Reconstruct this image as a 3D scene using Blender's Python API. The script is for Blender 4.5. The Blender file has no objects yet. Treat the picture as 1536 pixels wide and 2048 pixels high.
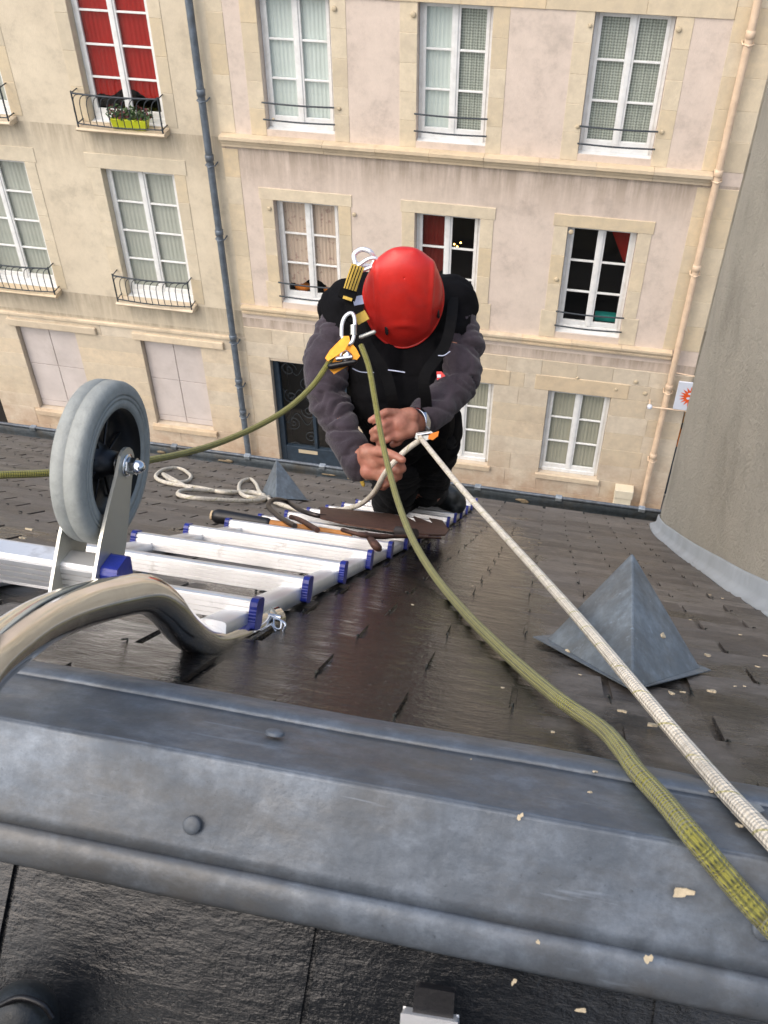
import bpy, bmesh, math, random
from math import sin, cos, radians, pi
from mathutils import Vector, Matrix, noise as mn
random.seed(7)
C = bpy.context.scene.collection
SC = bpy.context.scene

# ------------------------------------------------------------------ camera
EYE = Vector((0, 0, 12.6)); YAW, PITCH, ROLL = 0.21822657, 0.7506845, 0.01121915; F = 1980.0
fw = Vector((-sin(YAW)*cos(PITCH), cos(YAW)*cos(PITCH), -sin(PITCH)))
r0 = Vector((cos(YAW), sin(YAW), 0)); d0 = fw.cross(r0)
RT = cos(ROLL)*r0 + sin(ROLL)*d0; DN = -sin(ROLL)*r0 + cos(ROLL)*d0
cam = bpy.data.cameras.new('camera'); cob = bpy.data.objects.new('camera', cam); C.objects.link(cob)
cob.matrix_world = Matrix.Translation(EYE) @ Matrix((RT, -DN, -fw)).transposed().to_4x4()
cam.sensor_fit = 'VERTICAL'; cam.sensor_height = 24; cam.lens = F/2048*24
cam.clip_start = .02; cam.clip_end = 500
cam.dof.use_dof = True; cam.dof.focus_distance = 1.7; cam.dof.aperture_fstop = 20
SC.camera = cob
# ------------------------------------------------------------------ light
w = bpy.data.worlds.new("World"); SC.world = w; w.use_nodes = True
nt = w.node_tree; bg = nt.nodes['Background']; sky = nt.nodes.new('ShaderNodeTexSky')
SUN_EL, SUN_ROT = radians(53), radians(222)
sky.sky_type = 'NISHITA'; sky.sun_disc = False; sky.sun_elevation = SUN_EL; sky.sun_rotation = SUN_ROT
sky.dust_density = 4.0; sky.air_density = 1.0; sky.ozone_density = .6
nt.links.new(sky.outputs[0], bg.inputs[0]); bg.inputs[1].default_value = .135
sl = bpy.data.lights.new('sun', 'SUN'); so = bpy.data.objects.new('sun', sl); C.objects.link(so)
sl.energy = 1.5; sl.angle = radians(100); sl.color = (1, .955, .88)
sdir = Vector((sin(SUN_ROT)*cos(SUN_EL), cos(SUN_ROT)*cos(SUN_EL), sin(SUN_EL)))
so.rotation_euler = sdir.to_track_quat('Z', 'Y').to_euler()
SC.view_settings.view_transform = 'Standard'; SC.view_settings.look = 'None'
SC.view_settings.exposure = 0.78; SC.view_settings.gamma = 1; SC.view_settings.use_curve_mapping = False

# ------------------------------------------------------------------ helpers
def at(x, y, Z):
    """point seen in direction (x, y) at real depth Z metres"""
    return EYE + (RT*((x-768)/F) + DN*((y-1024)/F) + fw)*Z
def ray(x, y): return RT*((x-768)/F) + DN*((y-1024)/F) + fw
RP = radians(40.3)
RN = Vector((0, sin(RP), cos(RP))); RS = Vector((0, cos(RP), -sin(RP)))
RH = .245; S_END = 5.15
def dev(s): return .014*max(0, s-3.0)**2
def roof(x, s, t=0): return EYE + Vector((x, 0, 0)) + RS*s + RN*(-RH + dev(s) + t)
def hit(x, y, n, d):
    r = ray(x, y); return EYE + r*(d/n.dot(r))
def onroof(x, y, t=0):
    r = ray(x, y); Z = .3; st = .05
    def above(Z): q = r*Z; return q.dot(RN)+RH-t-dev(q.dot(RS))
    while above(Z) > 0 and Z < 9: Z += st
    a, b = Z-st, Z
    for _ in range(24):
        m = (a+b)/2
        if above(m) > 0: a = m
        else: b = m
    p = EYE+r*a; return p.x, (p-EYE).dot(RS)
def rp(x, y, t=0): return roof(*onroof(x, y, t), t)

def tag(o, label=None, cat=None, group=None, kind=None):
    if label: o['label'] = label
    if cat: o['category'] = cat
    if group: o['group'] = group
    if kind: o['kind'] = kind
    return o
def empty(name, loc, label, cat, group=None):
    o = bpy.data.objects.new(name, None); C.objects.link(o); o.location = loc; o.empty_display_size = .05
    return tag(o, label, cat, group)
def par(o, p):
    o.parent = p
    if p.type == 'EMPTY': o.matrix_parent_inverse = Matrix.Translation(-Vector(p.location))
    else: o.matrix_parent_inverse = p.matrix_basis.inverted() if p.get('_moved') else Matrix.Identity(4)

class MB:
    def __init__(s): s.v = []; s.f = []; s.sm = []
    def add(s, vs, fs, smooth=False):
        b = len(s.v); s.v += [Vector(v) for v in vs]; s.f += [[b+i for i in f] for f in fs]; s.sm += [smooth]*len(fs); return s
    def box(s, a, b):
        x0, y0, z0 = a; x1, y1, z1 = b
        return s.hexa([(x0, y0, z0), (x1, y0, z0), (x1, y1, z0), (x0, y1, z0), (x0, y0, z1), (x1, y0, z1), (x1, y1, z1), (x0, y1, z1)])
    def hexa(s, p):
        return s.add(p, [(3, 2, 1, 0), (4, 5, 6, 7), (0, 1, 5, 4), (1, 2, 6, 5), (2, 3, 7, 6), (3, 0, 4, 7)])
    def quad(s, p): return s.add(p, [tuple(range(len(p)))])
    def prism(s, prof, off, smooth=False):
        n = len(prof); off = Vector(off)
        vs = [Vector(p) for p in prof] + [Vector(p)+off for p in prof]
        s.add(vs, [(i, (i+1) % n, n+(i+1) % n, n+i) for i in range(n)], smooth)
        s.add(vs, [tuple(reversed(range(n))), tuple(range(n, 2*n))]); return s
    def strip(s, prof, off, smooth=False):   # open sheet
        n = len(prof); off = Vector(off)
        vs = [Vector(p) for p in prof] + [Vector(p)+off for p in prof]
        return s.add(vs, [(i, i+1, n+i+1, n+i) for i in range(n-1)], smooth)
    def tube(s, pts, r, n=10, caps=True, closed=False, flat=1.0, up=None):
        pts = [Vector(p) for p in pts]; m = len(pts)
        rs = r if isinstance(r, (list, tuple)) else [r]*m
        vs = []; nrm = None
        for i, p in enumerate(pts):
            if closed: t = pts[(i+1) % m]-pts[i-1]
            else: t = pts[min(i+1, m-1)]-pts[max(i-1, 0)]
            if t.length < 1e-9: t = Vector((0, 0, 1))
            t.normalize()
            if nrm is None:
                nrm = Vector(up) if up else t.orthogonal()
            nrm = nrm - t*nrm.dot(t)
            if nrm.length < 1e-6: nrm = t.orthogonal()
            nrm.normalize(); b = t.cross(nrm)
            for k in range(n):
                a = 2*pi*k/n; vs.append(p + nrm*cos(a)*rs[i]*flat + b*sin(a)*rs[i])
        fs = []
        for i in range(m if closed else m-1):
            j = (i+1) % m
            for k in range(n): fs.append((i*n+k, i*n+(k+1) % n, j*n+(k+1) % n, j*n+k))
        s.add(vs, fs, True)
        if caps and not closed: s.add(vs, [tuple(reversed(range(n))), tuple(range((m-1)*n, m*n))])
        return s
    def capsule(s, a, b, ra, rb, n=14, k=5, flat=1.0, up=None):
        a = Vector(a); b = Vector(b); d = (b-a); L = d.length; d = d/L if L > 1e-9 else Vector((0, 0, 1))
        pts = []; rs = []
        for i in range(k+1):
            q = pi/2*(1-i/k); pts.append(a-d*ra*sin(q)); rs.append(max(ra*cos(q), ra*.02))
        for i in range(k+1):
            q = pi/2*i/k; pts.append(b+d*rb*sin(q)); rs.append(max(rb*cos(q), rb*.02))
        return s.tube(pts, rs, n, True, False, flat, up)
    def lathe(s, c, ax, prof, n=48, closed=False):
        c = Vector(c); ax = Vector(ax).normalized(); u = ax.orthogonal().normalized(); v = ax.cross(u)
        m = len(prof); vs = []
        for k in range(n):
            a = 2*pi*k/n; dd = u*cos(a)+v*sin(a)
            vs += [c+ax*h+dd*rr for (h, rr) in prof]
        fs = []
        for k in range(n):
            j = (k+1) % n
            for i in range(m if closed else m-1):
                fs.append((k*m+i, j*m+i, j*m+(i+1) % m, k*m+(i+1) % m))
        return s.add(vs, fs, True)
    def mesh(s, name, mat, norecalc=False):
        me = bpy.data.meshes.new(name); me.from_pydata([tuple(v) for v in s.v], [], s.f)
        me.polygons.foreach_set('use_smooth', s.sm)
        if name != 'pane': bm = bmesh.new(); bm.from_mesh(me); bmesh.ops.recalc_face_normals(bm, faces=bm.faces); bm.to_mesh(me); bm.free()
        if mat: me.materials.append(mat)
        return me
    def build(s, name, mat, parent=None, label=None, bevel=0, kind=None, cat=None, group=None):
        me = s.mesh(name, mat); o = bpy.data.objects.new(name, me); C.objects.link(o)
        if parent: par(o, parent)
        if bevel:
            m = o.modifiers.new('b', 'BEVEL'); m.width = bevel; m.segments = 2; m.limit_method = 'ANGLE'; m.angle_limit = radians(40)
        tag(o, label, cat, group, kind); return o

def spline(P, n=8):
    P = [Vector(p) for p in P]; out = []
    Q = [P[0]*2-P[1]] + P + [P[-1]*2-P[-2]]
    for i in range(1, len(Q)-2):
        for k in range(n):
            t = k/n; a, b, c, d = Q[i-1], Q[i], Q[i+1], Q[i+2]
            out.append(.5*((2*b)+(c-a)*t+(2*a-5*b+4*c-d)*t*t+(3*b-a-3*c+d)*t**3))
    out.append(P[-1]); return out

# ------------------------------------------------------------------ materials
class NB:
    def __init__(s, name):
        s.m = bpy.data.materials.new(name); s.m.use_nodes = True; s.t = s.m.node_tree; s.n = s.t.nodes
        s.b = s.n['Principled BSDF']; s.pos = s.n.new('ShaderNodeNewGeometry').outputs['Position']
    def L(s, a, b): s.t.links.new(a, b)
    def noise(s, scale, detail=4, rough=.6, stretch=None, src=None):
        v = src or s.pos
        if stretch:
            mp = s.n.new('ShaderNodeMapping'); mp.inputs['Scale'].default_value = stretch; s.L(v, mp.inputs[0]); v = mp.outputs[0]
        t = s.n.new('ShaderNodeTexNoise'); t.inputs['Scale'].default_value = scale; t.inputs['Detail'].default_value = detail
        t.inputs['Roughness'].default_value = rough; s.L(v, t.inputs['Vector']); return t.outputs['Fac']
    def ramp(s, fac, stops):
        r = s.n.new('ShaderNodeValToRGB'); e = r.color_ramp.elements
        while len(e) < len(stops): e.new(.5)
        for q, (p, c) in zip(e, stops):
            q.position = p; q.color = (c, c, c, 1) if isinstance(c, (int, float)) else (*c, 1)
        s.L(fac, r.inputs[0]); return r.outputs[0]
    def mix(s, fac, a, b, mode='MIX'):
        m = s.n.new('ShaderNodeMix'); m.data_type = 'RGBA'; m.blend_type = mode
        for v, i in ((fac, 0), (a, 6), (b, 7)):
            if isinstance(v, (int, float)): m.inputs[i].default_value = v if i == 0 else (v, v, v, 1)
            elif isinstance(v, tuple): m.inputs[i].default_value = (*v, 1)
            else: s.L(v, m.inputs[i])
        return m.outputs[2]
    def math(s, op, a, b=0.0, clamp=False):
        m = s.n.new('ShaderNodeMath'); m.operation = op; m.use_clamp = clamp
        for v, i in ((a, 0), (b, 1)):
            if isinstance(v, (int, float)): m.inputs[i].default_value = v
            else: s.L(v, m.inputs[i])
        return m.outputs[0]
    def xyz(s):
        q = s.n.new('ShaderNodeSeparateXYZ'); s.L(s.pos, q.inputs[0]); return q.outputs
    def rand(s): return s.n.new('ShaderNodeObjectInfo').outputs['Random']
    def isl(s): return s.n.new('ShaderNodeNewGeometry').outputs['Random Per Island']
    def set(s, **k):
        for n, v in k.items():
            i = s.b.inputs[{'col': 'Base Color', 'rough': 'Roughness', 'metal': 'Metallic', 'coat': 'Coat Weight', 'coatr': 'Coat Roughness', 'spec': 'Specular IOR Level', 'sheen': 'Sheen Weight', 'sss': 'Subsurface Weight', 'em': 'Emission Color', 'ems': 'Emission Strength'}[n]]
            if isinstance(v, (int, float)): i.default_value = v
            elif isinstance(v, tuple): i.default_value = (*v, 1)
            else: s.L(v, i)
        return s
    def bump(s, h, st=.3, d=.01):
        b = s.n.new('ShaderNodeBump'); b.inputs['Strength'].default_value = st; b.inputs['Distance'].default_value = d
        s.L(h, b.inputs['Height']); s.L(b.outputs[0], s.b.inputs['Normal']); return s
def sc(c, k): return tuple(min(1, v*k) for v in c)
def basic(name, col, rough=.6, metal=0, var=.2, scale=4, bump=.2, bscale=60, bd=.004, dirt=None, dirtamt=.5, rvar=0, **kw):
    m = NB(name); f = m.noise(scale, 6)
    c = m.ramp(f, [(.3, sc(col, 1-var)), (.7, sc(col, 1+var))])
    if dirt:
        g = m.ramp(m.noise(scale*.7, 5, .7), [(.5, 0.), (.72, dirtamt)]); c = m.mix(g, c, dirt)
    m.set(col=c, metal=metal, **kw)
    if rvar: m.set(rough=m.ramp(m.noise(scale*2, 5), [(.35, max(.02, rough-rvar)), (.65, rough+rvar)]))
    else: m.set(rough=rough)
    if bump: m.bump(m.noise(bscale, 5), bump, bd)
    return m.m

M = {}
def slate_mat(name, far):
    m = NB(name); r = m.math('FRACT', m.math('ADD', m.rand(), m.isl()))
    f = m.noise(9, 7, .65, (1, 1, 1))
    dry = m.ramp(f, [(.28, (.058, .051, .046)), (.5, (.108, .097, .088)), (.72, (.19, .172, .155))])
    dry = m.mix(m.ramp(r, [(0., .6), (.45, 0.)]), dry, (.045, .038, .034)); dry = m.mix(m.ramp(r, [(.6, 0.), (1., .5)]), dry, (.20, .18, .16))
    gr_ = m.noise(55, 7, .78, (.6, 1.4, 1.4)); dry = m.mix(m.ramp(gr_, [(.45, 0.), (.62, .55)]), dry, (.05, .042, .036)); dry = m.mix(m.ramp(gr_, [(.3, .5), (.42, 0.)]), dry, (.26, .22, .18))
    speck = m.ramp(m.noise(120, 3, .7), [(.62, 0.), (.7, .35)])
    dry = m.mix(speck, dry, (.24, .2, .16))
    X = m.xyz()
    # rain-wet film spread over the slates right of the ladder
    wx = m.ramp(m.math('ABSOLUTE', m.math('ADD', X[0], .22)), [(.11, 1.), (.27, 0.)])
    wy = m.ramp(m.math('DIVIDE', X[1], 4.0), [(.2, 1.), (.45, .9), (.65, .5), (.85, .1)])
    wmask = m.math('MULTIPLY', wx, wy)
    wn = m.ramp(m.math('ADD', m.math('MULTIPLY', m.noise(7, 6, .6), 1.0), m.math('ADD', m.math('MULTIPLY', wmask, .6), m.ramp(m.math('DIVIDE', X[1], 4.0), [(.12, .2), (.5, .0)]))), [(.62, 0.), (.8, 1.)])
    if not far: wn = m.ramp(m.noise(6, 6, .7), [(.3, .35), (.46, 1.)])
    if not far: dry = m.ramp(f, [(.28, (.010, .012, .015)), (.5, (.019, .022, .026)), (.72, (.042, .046, .051))])
    col = m.mix(wn, dry, (.008, .0075, .008) if far else (.010, .0115, .014))
    sp2 = m.ramp(m.noise(210, 3, .8), [(.6, 0.), (.7, .6)]); col = m.mix(sp2, col, (.17, .15, .13) if far else (.03, .032, .035))
    gr = m.ramp(m.noise(3.3, 3), [(.62, 0.), (.75, .35)]); col = m.mix(gr, col, (.085, .082, .04))
    m.set(col=col, rough=m.mix(wn, m.ramp(f, [(.3, .36), (.7, .58)]), m.ramp(m.noise(40, 5, .7, (.4, 1.5, 1.5)), [(.38, .045), (.62, .24)])), spec=.4)
    h = m.math('ADD', m.noise(55, 6, .7, (.5, 1.4, 1.4)), m.math('ADD', m.math('MULTIPLY', m.noise(14, 3), 1.1), m.math('MULTIPLY', m.noise(230, 3), .28)))
    m.bump(h, .42 if far else .32, .005)
    return m.m
M['slate'] = slate_mat('wet_slate', True); M['slate_near'] = slate_mat('dark_slate', False)
def zinc(name, col, rough=.42, metal=.75, stain=.5):
    m = NB(name); f = m.noise(6, 7, .7)
    c = m.ramp(f, [(.28, sc(col, .72)), (.5, col), (.72, sc(col, 1.22))])
    f2 = m.noise(34, 7, .75); c = m.mix(m.ramp(f2, [(.42, .55), (.56, 0.)]), c, sc(col, .6)); c = m.mix(m.ramp(f2, [(.54, 0.), (.72, .5)]), c, sc(col, 1.7))
    st = m.ramp(m.noise(3.2, 6, .7, (1.3, 4, 1)), [(.46, 0.), (.64, stain)]); c = m.mix(st, c, (.085, .072, .052))
    dr = m.ramp(m.noise(22, 5, .6, (1.6, .22, .22)), [(.5, 0.), (.7, .4)]); c = m.mix(dr, c, sc(col, .55))
    sp = m.ramp(m.noise(190, 4, .8), [(.62, 0.), (.72, .55)]); c = m.mix(sp, c, sc(col, .3))
    scr = m.ramp(m.noise(60, 3, .6, (.12, 1.5, 1.5)), [(.66, 0.), (.7, .35)]); c = m.mix(scr, c, sc(col, 2.0))
    m.set(col=c, metal=metal, rough=m.ramp(m.noise(16, 6, .75), [(.3, rough-.12), (.7, rough+.2)]))
    m.bump(m.math('ADD', m.noise(8, 3), m.math('MULTIPLY', m.noise(120, 4), .09)), .4, .012); return m.m
M['zinc'] = zinc('weathered_zinc', (.125, .148, .178), .44, .35, .5)
M['zinc_vent'] = zinc('vent_zinc', (.165, .197, .225), .5, .3, .35)
M['zinc_dark'] = zinc('gutter_zinc', (.085, .105, .12), .5, .4, .8)
M['zinc_pale'] = zinc('pale_lead', (.34, .38, .41), .5, .3, .4)
def alu(name, col, rough):
    m = NB(name); f = m.noise(14, 3, .5)
    g = m.ramp(m.noise(14, 5, .7), [(.6, 0.), (.72, .55)])
    m.set(col=m.mix(g, m.ramp(f, [(.3, sc(col, .88)), (.7, col)]), (.3, .28, .26)), metal=.78, rough=m.ramp(f, [(.3, rough-.07), (.7, rough+.1)]))
    m.bump(m.noise(220, 2), .08, .001); return m.m
M['alu'] = alu('brushed_aluminium', (.8, .8, .8), .42)
M['tube'] = basic('polished_aluminium_tube', (.90, .90, .89), .13, 1, .06, 12, .06, 60, .001, (.5, .48, .45), .3, .05)
M['bracket'] = alu('bracket_steel', (.55, .55, .5), .42)
M['chrome'] = basic('polished_steel', (.72, .73, .75), .16, 1, .12, 30, .05)
M['blue'] = basic('blue_plastic', (.012, .022, .2), .35, 0, .25, 30)
M['tyre'] = basic('grey_rubber', (.27, .285, .27), .62, 0, .14, 40, .4, 220, .002, (.14, .145, .135), .6)
M['black'] = basic('black_plastic', (.006, .006, .0075), .4, 0, .3, 30)
M['red_shell'] = basic('red_helmet_shell', (.56, .022, .015), .38, 0, .12, 18, .15, 300, .0008, (.36, .03, .03), .5, .08, coat=.1)
def cloth(name, col, var=.3, rough=.92, bs=450, sheen=.25, st=.5, lint=0):
    m = NB(name); c = m.ramp(m.noise(14, 6, .7), [(.3, sc(col, 1-var)), (.7, sc(col, 1+var))])
    if lint: c = m.mix(m.ramp(m.noise(170, 3, .8), [(.64, 0.), (.75, lint)]), c, sc(col, 3))
    m.set(col=c, rough=rough, sheen=sheen, spec=.12)
    m.bump(m.math('ADD', m.noise(bs, 3), m.math('MULTIPLY', m.noise(45, 4), 1.5)), st, .002); return m.m
M['fleece'] = cloth('grey_fleece', (.047, .038, .048), .3, .95, 380, .2, .8, .08)
M['vest'] = cloth('black_softshell', (.0045, .0045, .0055), .4, .9, 500, .0, .4, .03)
M['trouser'] = cloth('charcoal_workwear', (.011, .0115, .013), .5, .88, 500, .03, .5, .15)
M['web'] = cloth('black_webbing', (.004, .004, .0045), .3, .8, 900, .0)
def skinm():
    m = NB('skin'); c = m.ramp(m.noise(40, 5, .6), [(.3, (.30, .125, .08)), (.7, (.46, .215, .15))])
    c = m.mix(m.ramp(m.noise(16, 3), [(.45, 0.), (.7, .45)]), c, (.40, .12, .085))
    m.set(col=c, rough=.5, sss=.06); m.bump(m.math('ADD', m.noise(260, 4), m.math('MULTIPLY', m.noise(70, 3), 1.2)), .4, .0016); return m.m
M['skin'] = skinm()
M['hair'] = basic('dark_hair', (.02, .013, .01), .6)
M['boot'] = basic('scuffed_leather', (.016, .02, .022), .42, 0, .4, 20, .4, 120, .002, (.09, .095, .09), .5)
M['gold'] = basic('gold_anodised_metal', (.78, .33, .03), .3, .55, .2, 40)
M['rust'] = basic('rusty_steel', (.075, .036, .026), .6, .35, .5, 40, .7, 160, .003, (.14, .06, .03), .6)
M['steel_dark'] = basic('dark_forged_steel', (.06, .05, .046), .42, .7, .3, 40, .3, 200, .002)
M['orange_wood'] = basic('orange_shaft', (.40, .16, .03), .55, 0, .2, 30)
M['wood'] = basic('split_wood', (.55, .42, .26), .85, 0, .25, 60, .6, 150, .002)
M['yellow'] = basic('yellow_tab', (.5, .33, .05), .7, 0, .2, 60)
M['tagw'] = basic('pale_tag', (.5, .54, .68), .7, 0, .15, 60)
def rope_mat(name, base, alt, sc1, thr=.5):
    m = NB(name)
    uv = m.n.new('ShaderNodeUVMap').outputs[0]; q = m.n.new('ShaderNodeSeparateXYZ'); m.L(uv, q.inputs[0])
    a = m.math('SINE', m.math('MULTIPLY', m.math('ADD', q.outputs[1], q.outputs[0]), sc1))
    b = m.math('SINE', m.math('MULTIPLY', m.math('SUBTRACT', q.outputs[1], q.outputs[0]), sc1))
    f = m.math('MULTIPLY', a, b)
    return m, q, a, b, f
def rope_green():
    m, q, a, b, f = rope_mat('green_black_braid', 0, 0, 1.0)
    # u: around 0..2pi ; v: along in units of radius
    u, v = q.outputs[0], q.outputs[1]
    s1 = m.math('SINE', m.math('ADD', m.math('MULTIPLY', u, 8), m.math('MULTIPLY', v, 5.5)))
    s2 = m.math('SINE', m.math('SUBTRACT', m.math('MULTIPLY', u, 8), m.math('MULTIPLY', v, 5.5)))
    w_ = m.math('MULTIPLY', s1, s2)
    st = m.ramp(m.math('SINE', m.math('MULTIPLY', u, 8)), [(.45, 0.), (.75, 1.)])
    dk = m.math('MULTIPLY', m.ramp(w_, [(.5, 0.), (.72, 1.)]), 1.0)
    c = m.mix(m.math('MULTIPLY', st, .7), (.23, .215, .03), (.035, .04, .012))
    c = m.mix(dk, c, (.03, .035, .012))
    hl = m.ramp(m.noise(60, 4), [(.4, 0.), (.8, .5)]); c = m.mix(hl, c, (.30, .30, .07))
    m.set(col=c, rough=.75, sheen=.2); m.bump(w_, .7, .0018); return m.m
def rope_white(name, base, mark, amt):
    m, q, *_ = rope_mat(name, 0, 0, 1.0); u, v = q.outputs[0], q.outputs[1]
    s1 = m.math('SINE', m.math('ADD', m.math('MULTIPLY', u, 6), m.math('MULTIPLY', v, 4)))
    s2 = m.math('SINE', m.math('SUBTRACT', m.math('MULTIPLY', u, 6), m.math('MULTIPLY', v, 4)))
    w_ = m.math('MULTIPLY', s1, s2)
    h = m.ramp(m.math('SINE', m.math('ADD', m.math('MULTIPLY', u, 1), m.math('MULTIPLY', v, .55))), [(.86, 0.), (.95, 1.)])
    mk = m.math('MULTIPLY', h, m.ramp(s1, [(.3, 0.), (.6, amt)]))
    c = m.mix(m.ramp(m.noise(90, 4), [(.35, 0.), (.8, 1.)]), base, sc(base, .62)); c = m.mix(mk, c, mark)
    m.set(col=c, rough=.85); m.bump(w_, .6, .0016); return m.m
M['rope_g'] = rope_green()
M['rope_w'] = rope_white('cream_kernmantle', (.74, .68, .57), (.33, .30, .03), .6)

def stucco(name, col, var=.12, drip=None, zs=(), spots=None, streak=True):
    m = NB(name); c = m.ramp(m.noise(2.1, 8, .72), [(.28, sc(col, 1-var*2.6)), (.48, col), (.7, sc(col, 1+var*1.1))])
    c = m.mix(m.ramp(m.noise(7, 7, .75), [(.5, 0.), (.75, .35)]), c, sc(col, .72))
    c = m.mix(m.ramp(m.noise(.55, 4, .5), [(.45, 0.), (.75, .4)]), c, spots or sc(col, .8))
    st = m.noise(3.5, 6, .7, (2.2, 1, .22))
    if drip:
        Z = m.xyz()[2]; tot = None
        for (zt, L) in zs:   # rain streaks below ledges
            g = m.math('MULTIPLY', m.math('LESS_THAN', Z, zt), m.math('SUBTRACT', 1, m.math('DIVIDE', m.math('SUBTRACT', zt, Z), L), True))
            tot = g if tot is None else m.math('MAXIMUM', tot, g)
        fac = m.math('MULTIPLY', tot, m.ramp(st, [(.33, .1), (.6, .95)]))
        c = m.mix(fac, c, drip)
    elif streak: c = m.mix(m.ramp(st, [(.5, 0.), (.8, .3)]), c, sc(col, .6))
    m.set(col=c, rough=.93, spec=.2); m.bump(m.math('ADD', m.noise(75, 5, .7), m.noise(9, 4)), .45 if streak else .9, .012 if streak else .02); return m.m
CZ = 12.6; K = 1.15
def wz(z): return CZ + K*z
def wx(x): return K*x
FY = 13.8
M['pink'] = stucco('pink_render', (.655, .555, .475), .11, (.37, .30, .235), [(wz(-5.3), .75), (wz(-7.9), .4)], (.70, .61, .51))
M['cream'] = stucco('cream_render', (.65, .57, .435), .105, (.37, .315, .235), [(wz(-5.2), .8), (wz(-7.8), .8), (wz(-8.2), .5)], (.52, .44, .33))
M['cement'] = stucco('cement_render', (.46, .425, .35), .1, streak=False)
def stone(name, col, dk):
    m = NB(name); r = m.rand()
    c = m.ramp(r, [(0., sc(col, .9)), (.3, (col[0]*.99, col[1]*.94, col[2]*.85)), (.6, col), (.85, sc(col, 1.06)), (1., (col[0]*1.05, col[1]*.97, col[2]*.85))])
    c = m.mix(m.ramp(m.noise(5, 7, .7), [(.38, 0.), (.75, .6)]), c, sc(col, .66))
    c = m.mix(m.ramp(m.noise(2.0, 5, .7), [(.5, 0.), (.75, .65)]), c, dk)
    Z = m.xyz()[2]; low = m.ramp(m.math('DIVIDE', m.math('SUBTRACT', Z, wz(-10.7)), 1.3, True), [(0., .75), (1., 0.)])
    c = m.mix(m.math('MULTIPLY', low, m.ramp(m.noise(2.6, 5, .7), [(.35, 0.2), (.6, 1.)])), c, (.36, .225, .145))
    m.set(col=c, rough=.9, spec=.2); m.bump(m.math('ADD', m.noise(55, 6, .7), m.noise(12, 3)), .5, .008); return m.m
M['stone'] = stone('limestone', (.68, .59, .44), (.52, .44, .34))
M['ashlar'] = stone('ground_floor_limestone', (.64, .56, .44), (.44, .36, .27))
M['mortar'] = basic('lime_mortar', (.54, .46, .36), .95, 0, .15, 5)
M['white'] = basic('white_window_paint', (.76, .77, .76), .45, 0, .08, 8, .05, dirt=(.45, .43, .38), dirtamt=.35)
M['iron'] = basic('dark_iron_paint', (.035, .045, .055), .5, .2, .3, 30)
M['pipe_z'] = basic('zinc_downpipe', (.14, .17, .205), .5, .35, .3, 7, dirt=(.09, .085, .08))
M['pipe_c'] = basic('cream_painted_pipe', (.68, .52, .37), .5, 0, .12, 6, dirt=(.45, .3, .2), dirtamt=.4)
M['shutter'] = basic('pinkish_boarded_shutter', (.56, .505, .475), .7, 0, .08, 3, dirt=(.42, .37, .33), dirtamt=.5)
M['door'] = basic('dark_blue_door_paint', (.022, .038, .058), .4, 0, .3, 10)
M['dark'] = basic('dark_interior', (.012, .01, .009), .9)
M['asphalt'] = basic('asphalt', (.05, .05, .05), .85, 0, .3, 3, .5, 100, .01)
M['paving'] = basic('paving', (.2, .185, .165), .85, 0, .2, 3, .4)
M['moss'] = basic('moss_crust', (.28, .22, .14), .95, 0, .4, 30, .8)
M['chip'] = basic('plaster_crumb', (.50, .42, .29), .95, 0, .2, 200, .5)
def glass():
    m = NB('window_glass'); n = m.n; tr = n.new('ShaderNodeBsdfTransparent'); gl = n.new('ShaderNodeBsdfGlossy'); gl.inputs['Roughness'].default_value = .03
    tr.inputs[0].default_value = (.95, .97, .96, 1)
    fr = n.new('ShaderNodeLayerWeight'); fr.inputs[0].default_value = .5; mx = n.new('ShaderNodeMixShader')
    m.L(m.math('ADD', m.math('MULTIPLY', m.math('POWER', fr.outputs['Facing'], 4), .9), .07, True), mx.inputs[0]); m.L(tr.outputs[0], mx.inputs[1]); m.L(gl.outputs[0], mx.inputs[2])
    m.L(mx.outputs[0], n['Material Output'].inputs[0]); n.remove(m.b); return m.m
M['glass'] = glass()
def curtain(name, col, fold_shade=1., pat=None, pc=(0, 0, 0), thr=.5, ps=60):
    m = NB(name); f = m.noise(9, 3, .5, (3, 1, .15))
    c = m.ramp(f, [(.3, sc(col, 1-.22*fold_shade)), (.7, sc(col, 1+.12*fold_shade))])  # light and shade of hanging folds painted as vertical tone streaks
    if pat == 'lace':
        X = m.xyz(); w1_ = m.math('SINE', m.math('MULTIPLY', m.math('ADD', X[0], X[2]), 84)); w2_ = m.math('SINE', m.math('MULTIPLY', m.math('SUBTRACT', X[0], X[2]), 84))
        k = m.ramp(m.math('ADD', m.math('MULTIPLY', w1_, w2_), m.math('MULTIPLY', m.noise(30, 3), 1.4)), [(.35, 0.), (1.1, .6)]); c = m.mix(k, c, pc)
    if pat == 'floral':
        k = m.ramp(m.noise(11, 3, .5), [(.58, 0.), (.66, .6)]); c = m.mix(k, c, pc)
    m.set(col=c, rough=.9, spec=.15); return m.m
M['c_mint'] = curtain('mint_sheer_curtain', (.66, .72, .69), .15)
M['c_lace'] = curtain('grey_lace_curtain', (.50, .53, .47), .2, 'lace', (.10, .11, .10))
M['c_floral'] = curtain('floral_beige_curtain', (.60, .47, .38), .3, 'floral', (.30, .17, .16))
M['c_red'] = curtain('red_curtain', (.36, .018, .013), .4)
M['c_darkred'] = curtain('dark_red_curtain', (.13, .014, .01), 1)
M['c_grey'] = curtain('grey_green_net_curtain', (.47, .48, .43), .2)
M['c_ecru'] = curtain('ecru_inner_shutter', (.42, .405, .33), .1)
M['orange'] = basic('orange_fabric', (.75, .22, .02), .7)
M['teal'] = basic('teal_plastic', (.02, .25, .22), .5)
M['lime'] = basic('lime_planter', (.50, .55, .02), .45)
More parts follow.
